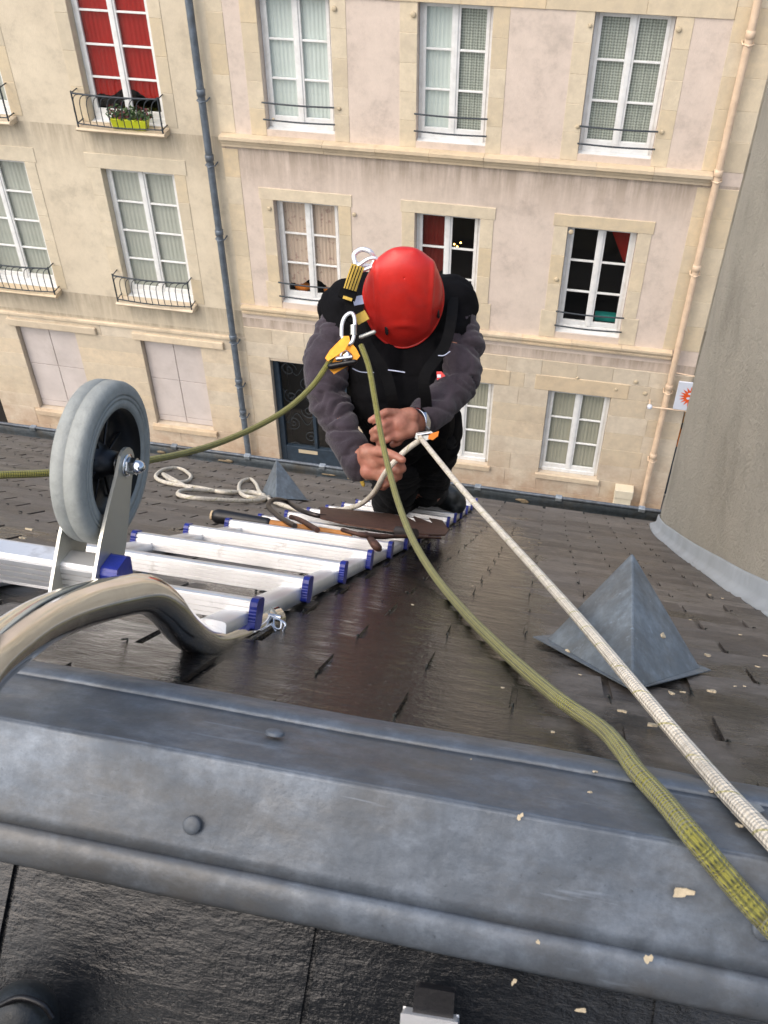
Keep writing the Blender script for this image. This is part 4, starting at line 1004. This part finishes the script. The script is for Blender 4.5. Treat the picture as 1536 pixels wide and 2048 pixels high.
h0, h1, h2, h3 = kx(hx0), kx(hx0+.115), kx(hx0+.2), kx(XRt-.10)
MB().capsule(h0, h1, .0175, .013, 16).build('grip', M['black'], hm); MB().tube([h1, h2, h3], [.0095, .009, .008], 12).build('shaft', M['orange_wood'], hm)
d_ = (h0-h1).normalized(); MB().tube([h0+d_*.014, h0+d_*.0185], .0115, 14).build('shaft_end', M['wood'], hm)
MB().tube(spline([lz(686, 1060, .078), lz(715, 1068, .076), lz(760, 1073, .074), (lz(820, 1073, .074)), lz(880, 1076, .07)], 5), [.0075]*6+[.010]*6+[.007]*6+[.0045]*3, 8, flat=.6).build('head', M['rust'], hm)
MB().capsule(lz(735, 1070, .07), lz(752, 1092, .062), .009, .015, 10, flat=.6).build('hammer_face', M['rust'], hm)
MB().tube([lz(795, 1062, .08), lz(830, 1068, .082)], .012, 10).build('socket', M['steel_dark'], hm)

# ------------------------------------------------------------------ person
random.seed(11)
Rp = Vector((0, 0, 0))
person = empty('person', rp(805, 1035, .06), 'person in red helmet and black vest kneeling on the ladder and gripping a cream rope', 'person')
def solid(parts, voxel, name, mat, par_, smooth=4, fn=None, label=None, dec=None):
    """parts: capsules (a, b, ra, rb[, flat, up]) fused into one surface"""
    mb = MB()
    for c in parts:
        a, b, ra, rb = c[:4]; fl_ = c[4] if len(c) > 4 else 1; up_ = c[5] if len(c) > 5 else None
        mb.capsule(a, b, ra, rb, 16, 5, fl_, up_)
    me = mb.mesh(name, mat); o_ = bpy.data.objects.new(name, me); C.objects.link(o_)
    rm = o_.modifiers.new('r', 'REMESH'); rm.mode = 'VOXEL'; rm.voxel_size = voxel; rm.use_smooth_shade = True
    if smooth: s_ = o_.modifiers.new('s', 'SMOOTH'); s_.factor = .5; s_.iterations = smooth
    dg = bpy.context.evaluated_depsgraph_get(); ev = o_.evaluated_get(dg); me2 = bpy.data.meshes.new_from_object(ev)
    o_.modifiers.clear(); o_.data = me2; bpy.data.meshes.remove(me)
    if fn:
        nr = [v.normal.copy() for v in me2.vertices]
        for v, n_ in zip(me2.vertices, nr): v.co = v.co + n_*fn(v.co)
    me2.name = name; me2.polygons.foreach_set('use_smooth', [True]*len(me2.polygons))
    if not me2.materials: me2.materials.append(mat)
    par(o_, par_)
    if label: o_['label'] = label
    return o_
A = at
HELM = A(807, 591, 2.72)
neck = A(815, 600, 2.93); 
shR, shL = A(686, 640, 2.90), A(906, 636, 2.90)
elR, elL = A(655, 795, 2.86), A(916, 764, 2.86)
wrR, wrL = A(716, 910, 2.76), A(838, 842, 2.74)
hip = A(832, 862, 3.16); chest = A(795, 690, 2.98)
knR, knL = A(788, 990, 3.42), A(852, 978, 3.44)
anR, anL = A(812, 1000, 3.78), A(872, 985, 3.84)
# wrinkle functions
def folds(p, amp, sx=18, ax_=Vector((0, 0, 1))):
    q_ = p+Vector((mn.noise(p*7), mn.noise(p*7+Vector((5, 0, 0))), mn.noise(p*7+Vector((0, 7, 0)))))*.055
    t = q_.dot(ax_)*sx; lat = q_-ax_*q_.dot(ax_)
    n1 = abs(mn.noise(Vector((t, lat.x*7, lat.y*7+lat.z*5)))); n2 = abs(mn.noise(Vector((t*1.9+7, lat.x*12, lat.y*12+lat.z*9))))
    n3 = mn.noise(p*11)
    return amp*(.35-1.5*max(0, 1-n1*4.2)**1.6*(.5+.9*max(0, mn.noise(p*6+Vector((3, 3, 3)))+.25)) + .7*n3 - .5*max(0, 1-n2*4)**1.5)
# body (continuous), mostly under the clothes
fdir = (DN*.80+fw*.45).normalized(); hup = (-fw*.93-DN*.25).normalized(); side = RT
hc = HELM + fdir*.0 - hup*.035
body_parts = [(hc-hup*.045, hc-hup*.005, .076, .078), (hc-hup*.06+fdir*.035, hc-hup*.09+fdir*.055, .055, .04), (hc-hup*.06, neck, .055, .06), (neck, chest, .07, .13),
              (chest, hip, .13, .135), (shR, shL, .06, .06), (shR, elR, .05, .042), (elR, wrR, .042, .028), (shL, elL, .05, .042), (elL, wrL, .042, .028),
              (hip, knR, .085, .06), (hip, knL, .085, .06), (knR, anR, .055, .04), (knL, anL, .055, .04)]
# face: nose, ears, brow, chin
body_parts += [(hc-hup*.05+fdir*.085, hc-hup*.075+fdir*.103, .009, .013), (hc+side*.088-hup*.04, hc+side*.09-hup*.06, .014, .010), (hc-side*.088-hup*.04, hc-side*.09-hup*.06, .014, .010),
               (hc-hup*.12+fdir*.07, hc-hup*.125+fdir*.075, .022, .022), (hc-hup*.035+fdir*.078-side*.03, hc-hup*.035+fdir*.078+side*.03, .012, .012), (hc-hup*.098+fdir*.088-side*.018, hc-hup*.098+fdir*.088+side*.018, .007, .007)]
# wrist stubs into the hands
pR = A(747, 925, 2.72); pL = A(800, 846, 2.68)
body_parts += [(wrR, pR, .03, .036, .8), (wrL, pL, .03, .036, .8)]
body_parts += [(A(735, 905, 2.71), A(772, 918, 2.69), .026, .020), (A(738, 942, 2.72), A(765, 948, 2.71), .026, .018), (A(820, 832, 2.69), A(785, 834, 2.67), .025, .018), (A(820, 858, 2.69), A(792, 872, 2.67), .026, .017)]
def finger(pp, r0_, r1_):
    P_ = [A(*q_) for q_ in pp]; n_ = len(P_)-1
    for i in range(n_):
        a_ = r0_+(r1_-r0_)*i/n_; b_ = r0_+(r1_-r0_)*(i+1)/n_; body_parts.append((P_[i], P_[i+1], a_, b_))
# right hand (left in picture): thumb along the rope, fingers curled round it
finger([(745, 902, 2.69), (772, 905, 2.655), (792, 913, 2.63), (805, 920, 2.62)], .0145, .0105)
finger([(775, 915, 2.69), (800, 926, 2.66), (806, 938, 2.67), (795, 944, 2.70)], .0125, .0095)
finger([(772, 930, 2.70), (795, 941, 2.67), (798, 953, 2.69), (784, 957, 2.72)], .0125, .0095)
finger([(768, 945, 2.705), (785, 956, 2.685), (785, 966, 2.70), (772, 968, 2.73)], .012, .009)
finger([(758, 955, 2.71), (770, 968, 2.70), (768, 975, 2.72), (758, 974, 2.735)], .011, .0085)
# left hand (right in picture): fingers reaching left
finger([(795, 826, 2.67), (772, 824, 2.64), (754, 833, 2.635), (741, 841, 2.64)], .0125, .0088)
finger([(785, 842, 2.665), (766, 850, 2.635), (752, 859, 2.635), (744, 864, 2.65)], .0125, .0092)
finger([(786, 856, 2.665), (766, 864, 2.64), (753, 872, 2.645), (746, 878, 2.66)], .0125, .0092)
finger([(792, 868, 2.67), (776, 878, 2.65), (763, 884, 2.655), (757, 884, 2.675)], .0115, .0088)
finger([(806, 868, 2.69), (796, 884, 2.69), (786, 889, 2.70)], .013, .010)
head_hand = solid(body_parts, .0042, 'body', M['skin'], person, 3, label='bare hands and shaded face')
for e_ in (-1, 1): blob([(hc-hup*.055+fdir*.082+side*.031*e_, .011)], 'eye', M['sign'], person)
blob([(hc-hup*.03-fdir*.02, (.084, .088, .06))], 'hair', M['hair'], person, seg=16)
# fleece
flee = [(shR, A(650, 720, 2.87), .070, .064), (A(650, 720, 2.87), elR, .064, .061), (elR, A(688, 868, 2.80), .061, .052), (A(688, 868, 2.80), A(714, 918, 2.765), .052, .047),
        (A(712, 920, 2.77), A(716, 935, 2.77), .047, .040),
        (shL, A(926, 700, 2.88), .069, .064), (A(926, 700, 2.88), elL, .064, .062), (elL, A(878, 808, 2.80), .060, .053), (A(878, 808, 2.80), A(850, 832, 2.76), .056, .050),
        (shR, neck, .07, .07), (shL, neck, .07, .07), (neck, chest, .08, .12), (chest, hip, .12, .125)]
aR = (elR-shR).normalized(); aR2 = (wrR-elR).normalized(); aL = (elL-shL).normalized(); aL2 = (wrL-elL).normalized()
def ffn(p):
    dR, dL = (p-elR).length, (p-elL).length
    if dR < dL: a_ = aR if (p-elR).dot(aR) < 0 else aR2; k_ = 1-min(1, abs((p-elR).dot(a_))/.3)*.3
    else: a_ = aL if (p-elL).dot(aL) < 0 else aL2; k_ = 1-min(1, abs((p-elL).dot(a_))/.3)*.3
    return folds(p, .0112*k_, 15, (a_+Vector((.25, .2, -.2))).normalized())+.0012*mn.noise(p*120)
solid(flee, .006, 'sweater', M['fleece'], person, 3, ffn, 'grey fleece sweater with creased sleeves')
# vest
ves = [(A(702, 612, 2.90), A(895, 606, 2.90), .080, .084), (A(722, 605, 3.0), A(888, 600, 3.0), .078, .078), (A(812, 615, 2.98), A(812, 660, 2.94), .10, .13),
       (A(682, 622, 2.90), A(697, 655, 2.88), .072, .07), (A(908, 612, 2.90), A(896, 655, 2.88), .070, .066),
       (A(752, 680, 2.90), A(765, 800, 2.90), .098, .094), (A(722, 690, 2.93), A(742, 820, 2.93), .062, .062), (A(845, 680, 2.90), A(838, 790, 2.90), .095, .085), (A(765, 790, 2.93), A(800, 870, 2.98), .085, .095), (A(850, 790, 2.95), A(850, 850, 3.02), .085, .09), (chest, hip, .155, .15),
       (A(775, 615, 2.83), A(850, 615, 2.83), .075, .075), (A(770, 840, 2.95), A(775, 880, 2.98), .07, .07)]
vf = lambda p: folds(p, .0085, 9, Vector((.25, .3, .91)))+.003*mn.noise(p*22)
solid(ves, .007, 'vest', M['vest'], person, 4, vf, 'black sleeveless padded vest')
tro = [(hip, A(800, 905, 3.15), .125, .10), (A(795, 895, 3.13), A(786, 985, 3.33), .092, .078), (A(786, 940, 3.22), A(785, 1000, 3.36), .08, .072), (knR, anR, .066, .055),
       (hip, A(862, 905, 3.2), .12, .085), (A(862, 890, 3.15), A(862, 960, 3.36), .072, .066), (A(862, 960, 3.36), knL, .062, .06), (knL, anL, .058, .052), (A(880, 870, 3.1), A(878, 905, 3.15), .055, .05)]
solid(tro, .007, 'trousers', M['trouser'], person, 4, lambda p: folds(p, .008, 20, Vector((.3, .3, .9)))+.001*mn.noise(p*100), 'dark grey work trousers')
for nm, (a_, b_, c_) in enumerate(((A(872, 982, 3.82), A(902, 996, 3.80), A(914, 1003, 3.80)), (A(808, 1000, 3.82), A(812, 1004, 3.95), A(814, 1006, 4.0)))):
    solid([(a_, b_, .052, .045), (b_, c_, .045, .036), (a_+DN*.02, c_+DN*.012, .038, .036)], .005, 'boot', M['boot'], person, 3, lambda p: .0015*mn.noise(p*60))
# helmet shell
hm_c = HELM; 
def shell_pt(th, ph, k=1.0):
    # th from crown, ph around; long axis = front-back (fdir), crown axis hup
    ca, sa = cos(ph), sin(ph); st, ct = sin(th), cos(th)
    rx, ry, rz = .108*k, .132*k, .118*k
    egg = 1+.05*ca*0
    wdt = rx*(1+.06*(-ca))
    return hm_c + side*(wdt*st*sa) + fdir*(ry*st*ca) + hup*(rz*(ct)-.02)
n1, n2 = 30, 64; vs = []
crown = hup
for i in range(n1+1):
    th = (pi*.54)*i/n1
    for k in range(n2):
        ph = 2*pi*k/n2; p = shell_pt(th, ph); out = (p-hm_c).normalized()
        ca = cos(ph); st = sin(th); u_ = st*sin(ph)
        # side ridges and the front moulded arc
        rdg = .0055*math.exp(-((abs(u_)-.70)/.045)**2)*(1 if st > .2 else 0)
        arc = .0055*math.exp(-((st*ca-.80)/.035)**2)*math.exp(-(u_/.42)**2)
        rim = .005*math.exp(-((i-n1)/1.6)**2)
        top = .004*math.exp(-((st*ca+.72)/.12)**2)*math.exp(-((abs(u_)-.25)/.1)**2)
        vs.append(p+out*(rdg+arc+rim+top))
fs = [(i*n2+k, i*n2+(k+1) % n2, (i+1)*n2+(k+1) % n2, (i+1)*n2+k) for i in range(n1) for k in range(n2)]
helm = MB().add(vs, fs, True).build('helmet', M['red_shell'], person, 'red climbing helmet'); m_ = helm.modifiers.new('s', 'SOLIDIFY'); m_.thickness = .004; m_.offset = -1
m_ = helm.modifiers.new('u', 'SUBSURF'); m_.levels = 1; m_.render_levels = 1
rimp = [shell_pt(pi*.54, 2*pi*k/n2)+(shell_pt(pi*.54, 2*pi*k/n2)-hm_c).normalized()*.004 for k in range(n2)]
MB().tube(rimp, .0035, 8, closed=True).build('rim_bead', M['red_shell'], helm)
for (x_, y_) in ((777, 660), (877, 627)):
    # clip in the shell surface nearest the viewing direction
    best = None
    for v in vs:
        d_ = v-EYE; Z_ = d_.dot(fw); sx_ = d_.dot(RT)/Z_*F+768; sy_ = d_.dot(DN)/Z_*F+1024; e_ = (sx_-x_)**2+(sy_-y_)**2
        if best is None or e_ < best[0]: best = (e_, v)
    v = best[1]; nn_ = (v-hm_c).normalized(); MB().capsule(v+nn_*.001-fdir*.008-side*.002, v+nn_*.001+fdir*.008, .0062, .0062, 10, flat=.6).build('lamp_clip', M['black'], helm)
# details on vest
MB().tube(spline([A(705, 737, 2.63), A(722, 744, 2.62), A(748, 745, 2.62)], 5), .0013, 6).build('reflective_piping', M['tagw'], person)
MB().tube(spline([A(776, 740, 2.62), A(792, 742, 2.62), A(810, 745, 2.62)], 5), .0017, 6).build('reflective_piping', M['tagw'], person)
MB().tube(spline([A(876, 711, 2.63), A(888, 711, 2.63), A(900, 703, 2.64)], 5), .0014, 6).build('reflective_piping', M['tagw'], person)
p_ = A(881, 751, 2.62); MB().prism([p_+RT*a_*.013+DN*b_*.012 for a_, b_ in ((-.8, -.9), (.2, -.9), (1, .1), (0, .6), (-.7, 1))], fw*.002).build('badge', M['red_shell'], person)
p_ = A(878, 752, 2.618); MB().prism([p_+RT*a_*.005+DN*b_*.004 for a_, b_ in ((-1, -1), (1, -1), (1, 1), (-1, 1))], fw*.001).build('badge', M['sign'], person)
# watch
wcn = A(834, 845, 2.725); wdir = (wrL-pL).normalized()
MB().lathe(wcn, wdir, [(-.010, .0395), (-.008, .0415), (.008, .0425), (.010, .0405)], 28).build('watch', M['chrome'], person)
# ---- harness
def strap(P, wd, th, mat, name, par_, label=None, nrm=None):
    P = [Vector(p) for p in spline(P, 6)]; vs = []
    for i, p in enumerate(P):
        t = (P[min(i+1, len(P)-1)]-P[max(i-1, 0)]).normalized(); n_ = Vector(nrm) if nrm else -fw; b = t.cross(n_).normalized(); n_ = b.cross(t).normalized()
        vs += [p+b*wd/2+n_*th/2, p-b*wd/2+n_*th/2, p-b*wd/2-n_*th/2, p+b*wd/2-n_*th/2]
    N_ = len(P); return MB().add(vs, [(i*4+k, i*4+(k+1) % 4, (i+1)*4+(k+1) % 4, (i+1)*4+k) for i in range(N_-1) for k in range(4)]+[(0, 1, 2, 3), ((N_-1)*4, (N_-1)*4+1, (N_-1)*4+2, (N_-1)*4+3)]).build(name, mat, par_, label)
har = MB()
strap([A(735, 545, 2.86), A(722, 590, 2.77), A(716, 640, 2.73), A(735, 690, 2.70), A(770, 745, 2.68), A(785, 800, 2.68), A(797, 870, 2.80)], .03, .004, M['web'], 'harness_strap', person)
strap([A(905, 560, 2.88), A(905, 620, 2.78), A(890, 690, 2.72), A(850, 750, 2.68), A(852, 800, 2.70), A(855, 850, 2.78)], .03, .004, M['web'], 'harness_strap', person)
MB().capsule(A(722, 674, 2.66), A(748, 664, 2.66), .006, .006, 10).build('harness_buckle', M['bracket'], person)
p_ = A(717, 601, 2.66); strap([A(706, 603, 2.66), A(726, 599, 2.66)], .024, .003, M['tagw'], 'harness_tag', person, 'white printed harness tag')
strap([A(712, 641, 2.655), A(734, 629, 2.655)], .027, .003, M['yellow'], 'harness_tag', person, 'mustard yellow harness tag')
# lanyard sling with yellow stripes
slg = empty('lanyard', A(704, 560, 2.64), 'black webbing lanyard with yellow stripes over the shoulder', 'lanyard')
strap([A(716, 532, 2.63), A(706, 560, 2.62), A(699, 582, 2.62)], .035, .006, M['yellow'], 'webbing', slg)
for k in range(4):
    strap([A(707+k*6.2-1, 531+k*.8, 2.614), A(697+k*6.2-1, 560, 2.604), A(690+k*6.0-1, 582, 2.604)], .0022, .004, M['web'], 'black_stripe', slg)
strap([A(698, 580, 2.62), A(693, 598, 2.62)], .046, .012, M['web'], 'keeper_sleeve', slg)
strap([A(686, 594, 2.611), A(704, 600, 2.611)], .008, .002, M['yellow'], 'printed_mark', slg)
strap([A(697, 598, 2.63), A(703, 630, 2.63), A(700, 645, 2.63)], .022, .009, M['web'], 'tail', slg)
def carab(P, r, name, label, mats=None, sleeve=None):
    e = empty(name, P[0], label, 'carabiner'); MB().tube(spline(P+[P[0]], 6), r, 10).build('frame', M['chrome'] if not mats else M[mats], e)
    if sleeve: MB().tube([sleeve[0], sleeve[1]], r*1.7, 12).build('screw_sleeve', M['bracket'], e)
    return e
M['silver'] = basic('silver_alloy', (.82, .83, .84), .28, .6, .1, 40, .1)
carab([A(711, 528, 2.68), A(708, 510, 2.68), A(722, 499, 2.68), A(740, 503, 2.68), A(748, 517, 2.69), A(742, 532, 2.69)], .0068, 'carabiner', 'large silver carabiner sticking up behind the shoulder, left of the helmet', 'silver')
carab([A(712, 536, 2.66), A(735, 519, 2.65), A(752, 517, 2.65), A(756, 527, 2.66), A(738, 536, 2.67), A(722, 541, 2.67)], .0055, 'carabiner', 'silver carabiner joining the striped lanyard to the shoulder, touching the helmet', 'silver')
carab([A(683, 672, 2.62), A(684, 650, 2.62), A(690, 634, 2.62), A(702, 626, 2.62), (A(709, 636, 2.62)), A(709, 662, 2.62), A(704, 684, 2.62), A(692, 687, 2.62)], .0052, 'carabiner', 'oval steel screw gate carabiner holding the gold descender', 'silver', (A(707, 650, 2.62), A(707, 670, 2.62)))
# descender
de = empty('descender', A(690, 705, 2.6), 'gold rope descender clipped at the chest with the green rope through it', 'descender')
def plate(poly, Z_, th, name, mat, par_): return MB().prism([A(x_, y_, Z_) for x_, y_ in poly], fw*th).build(name, mat, par_, bevel=.0015)
plate([(688, 672), (698, 672), (700, 682), (690, 700), (672, 712), (656, 722), (650, 716), (660, 700)], 2.575, .006, 'front_plate', M['gold'], de)
plate([(694, 676), (712, 696), (720, 712), (712, 722), (690, 735), (668, 748), (655, 735), (652, 722), (672, 705)], 2.625, .006, 'back_plate', M['gold'], de)
MB().capsule(A(664, 732, 2.60), A(708, 724, 2.59), .013, .010, 12, flat=.7).build('brake_handle', M['black'], de)
MB().lathe(A(690, 712, 2.59), (fw+RT*.3).normalized(), [(-.006, .0001), (-.006, .012), (-.002, .015), (.02, .015)], 24).build('cam', M['chrome'], de)
MB().tube([A(672, 718, 2.585), A(704, 714, 2.585)], .006, 10).build('axle', M['chrome'], de)
# waist device
wd_ = empty('rope_grab', A(850, 872, 2.66), 'small steel and orange rope grab at the waist holding the cream rope', 'rope grab')
plate([(832, 866), (862, 862), (872, 870), (862, 878), (842, 884), (830, 876)], 2.645, .008, 'frame', M['bracket'], wd_)
plate([(858, 868), (878, 862), (876, 872), (866, 880), (856, 878)], 2.64, .006, 'cam', M['orange'], wd_)
MB().tube([A(835, 870, 2.64), A(860, 866, 2.64)], .004, 8).build('pin', M['chrome'], wd_)
yt = MB().capsule(A(719, 950, 3.05), A(726, 968, 3.05), .011, .009, 10, flat=.6).build('tool_tab', M['yellow'], person, 'yellow tab hanging at the hip')

# ------------------------------------------------------------------ photographer's shoe, unseen body added to shade the ridge, metal bracket
bt = empty('person', nearhit(40, 2030, .0), 'person crouching behind the camera, only a black boot toe showing at lower left, the unseen body added for shade', 'person')
c0, c1 = nearhit(45, 2036, .028), nearhit(-60, 2150, .033)
hp_ = Vector((-.05, -.62, 11.95)); sh_ = Vector((-.02, -.42, 12.42)); kl = Vector((-.33, -.18, 12.12)); kr = Vector((.22, -.34, 12.05))
fr2 = Vector((.34, -.5, nearhit(40, 2030).z)); q_ = apex+NS*((apex.y+.42)/cos(RP)); fr2 = Vector((.30, q_.y, q_.z+.04)); al_ = c1+Vector((-.03, -.06, .05))
solid([(c0, c1, .024, .034), (c1, al_, .038, .045)], .004, 'boot', M['boot'], bt, 2)
solid([(fr2+Vector((0, .12, -.06)), fr2, .034, .045)], .005, 'boot', M['boot'], bt, 2)
MB().tube(spline([nearhit(0, 2012, .045), nearhit(40, 1996, .045), nearhit(85, 2010, .043), nearhit(105, 2035, .04)], 5), .0022, 8).build('welt_seam', M['black'], bt)
solid([(hp_, sh_, .13, .12), (sh_, Vector((-.02, -.36, 12.6)), .06, .06), (Vector((-.22, -.42, 12.46)), Vector((.20, -.42, 12.46)), .06, .06), (Vector((-.24, -.42, 12.44)), Vector((-.27, -.3, 12.28)), .045, .04), (Vector((-.27, -.3, 12.28)), Vector((-.09, -.13, 12.52)), .04, .03),
       (Vector((.22, -.42, 12.44)), Vector((.26, -.3, 12.28)), .045, .04), (Vector((.26, -.3, 12.28)), Vector((.09, -.13, 12.52)), .04, .03), (Vector((-.02, -.34, 12.72)), Vector((-.02, -.30, 12.66)), .09, .075), (hp_, kl, .08, .06), (hp_, kr, .08, .06), (kl, al_, .055, .04), (kr, fr2, .055, .04)]
      + [(Vector((sx_*.09, -.13, 12.52)), Vector((sx_*.05, -.09, 12.57)), .03, .022) for sx_ in (-1, 1)] + [(Vector((sx_*(.05+.004*k), -.10, 12.55+.018*k)), Vector((sx_*.03, -.06, 12.56+.018*k)), .009, .007) for sx_ in (-1, 1) for k in range(4)], .012, 'body', M['skin'], bt, 2)
solid([(hp_, sh_, .20, .19), (sh_+Vector((0, .05, -.1)), sh_+Vector((0, .02, .08)), .19, .13), (Vector((-.22, -.42, 12.46)), Vector((.20, -.42, 12.46)), .085, .085), (Vector((-.24, -.42, 12.44)), Vector((-.27, -.3, 12.28)), .065, .06), (Vector((-.27, -.3, 12.28)), Vector((-.11, -.15, 12.50)), .06, .045), (Vector((.22, -.42, 12.44)), Vector((.26, -.3, 12.28)), .065, .06), (Vector((.26, -.3, 12.28)), Vector((.11, -.15, 12.50)), .06, .045)], .014, 'shading_jacket', M['vest'], bt, 3)  # unseen, bulked out to block sky light from the near ridge face
solid([(hp_, kl, .11, .08), (hp_, kr, .11, .08), (kl, al_+Vector((0, 0, .05)), .078, .06), (kr, fr2+Vector((0, 0, .06)), .078, .06)], .014, 'trousers', M['trouser'], bt, 3)
blob([((-.02, -.345, 12.745), (.098, .112, .085))], 'hair', M['hair'], bt, seg=14)
bk = empty('metal_fitting', nearhit(860, 2010, .0), 'pale metal fitting with a black plastic end at the bottom edge', 'fitting')
a0, a1, a2, a3 = nearhit(806, 2012, .012), nearhit(918, 2030, .012), nearhit(925, 2180, .012), nearhit(795, 2180, .012)
MB().prism([a0, a1, a2, a3], NN*.012).build('metal_body', M['silver'], bk, bevel=.002)
b0, b1, b2, b3 = nearhit(833, 1962, .010), nearhit(912, 1975, .010), nearhit(908, 2032, .010), nearhit(828, 2022, .010)
MB().prism([b0, b1, b2, b3], NN*.010).build('plastic_end', M['black'], bk, bevel=.003)

# ------------------------------------------------------------------ debris
random.seed(21)
def chip(p, n_, r, label, group):
    n_ = Vector(n_); u_ = n_.orthogonal().normalized(); v_ = n_.cross(u_); k_ = random.randint(10, 15); P = []
    el = random.uniform(.5, .9); th = random.uniform(0, 6)
    f1, f2_r, f3 = (random.uniform(0, 6) for _ in range(3)); k_ = 14
    for i in range(k_):
        a_ = 2*pi*i/k_; rr_ = r*.7*(1+.28*sin(2*a_+f1)+.2*sin(3*a_+f2_r)+.14*sin(5*a_+f3)+random.uniform(-.1, .1)); x_ = cos(a_)*rr_; y_ = sin(a_)*rr_*el
        P.append(p+u_*(x_*cos(th)-y_*sin(th))+v_*(x_*sin(th)+y_*cos(th)))
    return tag(MB().prism(P, n_*r*.28).build('plaster_crumb', M['chip'], None), label, 'crumb', group)
for x_, y_, r in ((1365, 1784, .0072), (1040, 1633, .0032), (1180, 1585, .0026), (1296, 1917, .004), (1076, 1884, .0024)):
    P = nearhit(x_, y_, .004) if y_ > 1600 and x_ != 1180 else hit(x_, y_, RN, -.2175)
    if y_ > 1870: P = nearhit(x_, y_, .0125)
    chip(P, NN if y_ > 1600 else RN, r, 'cream crumb lying on the zinc ridge cap', 'cream crumbs on the ridge cap')
for x_, y_, r in ((1022, 1508, .0042), (1018, 1500, .003), (1190, 1544, .003), (1422, 1584, .003), (1478, 1652, .0036), (942, 1519, .0018)):
    chip(hit(x_, y_, RN, -.2165), RN, r, 'cream crumb lying on the zinc ridge cap', 'cream crumbs on the ridge cap')
for x_, y_, r in ((1136, 1304, .011), (1325, 1272, .011)):
    v_ = ray(x_, y_); n_ = (roof(*l_, .022)-roof(*f_, .022)).cross(at(1265, 1105, Zt)-roof(*f_, .022)) if x_ < 1265 else (at(1265, 1105, Zt)-roof(*f_, .022)).cross(roof(*r_, .022)-roof(*f_, .022))
    n_.normalize(); f0 = roof(*f_, .022)
    if n_.dot(fw) > 0: n_ = -n_
    t = (f0-EYE).dot(n_)/v_.dot(n_); chip(EYE+v_*t, n_, r*.62, 'cream crumb stuck on the large zinc pyramid', 'cream crumbs on the pyramid')
for x_, y_, r in ((1415, 1312, .011), (1343, 1388, .009), (1366, 1385, .006), (1424, 1384, .01), (1245, 1424, .008), (1304, 1452, .010), (1470, 1373, .004), (1489, 1373, .004), (1005, 1376, .004), (1160, 1350, .004), (825, 1210, .005), (945, 1172, .004), (1080, 1086, .007), (1058, 1085, .006), (1195, 1060, .006), (1480, 1270, .006), (1530, 1312, .006), (1515, 1334, .006), (1105, 1465, .005), (1340, 1348, .005), (1380, 1240, .004), (1445, 1197, .006), (1420, 1190, .006), (60, 1060, .014), (45, 1077, .011), (138, 1366, .004)):
    if y_ > 1360 and x_ < 200: continue
    chip(rp(x_, y_, .019), RN, r*.75, 'cream crumb scattered on the wet slates', 'cream crumbs on the slates')
for x_, y_, r in ((1163, 2020, .004), (1028, 1963, .003)):
    chip(nearhit(x_, y_, -.008), NN, r, 'cream crumb on the dark rear slates', 'cream crumbs on the rear slates')
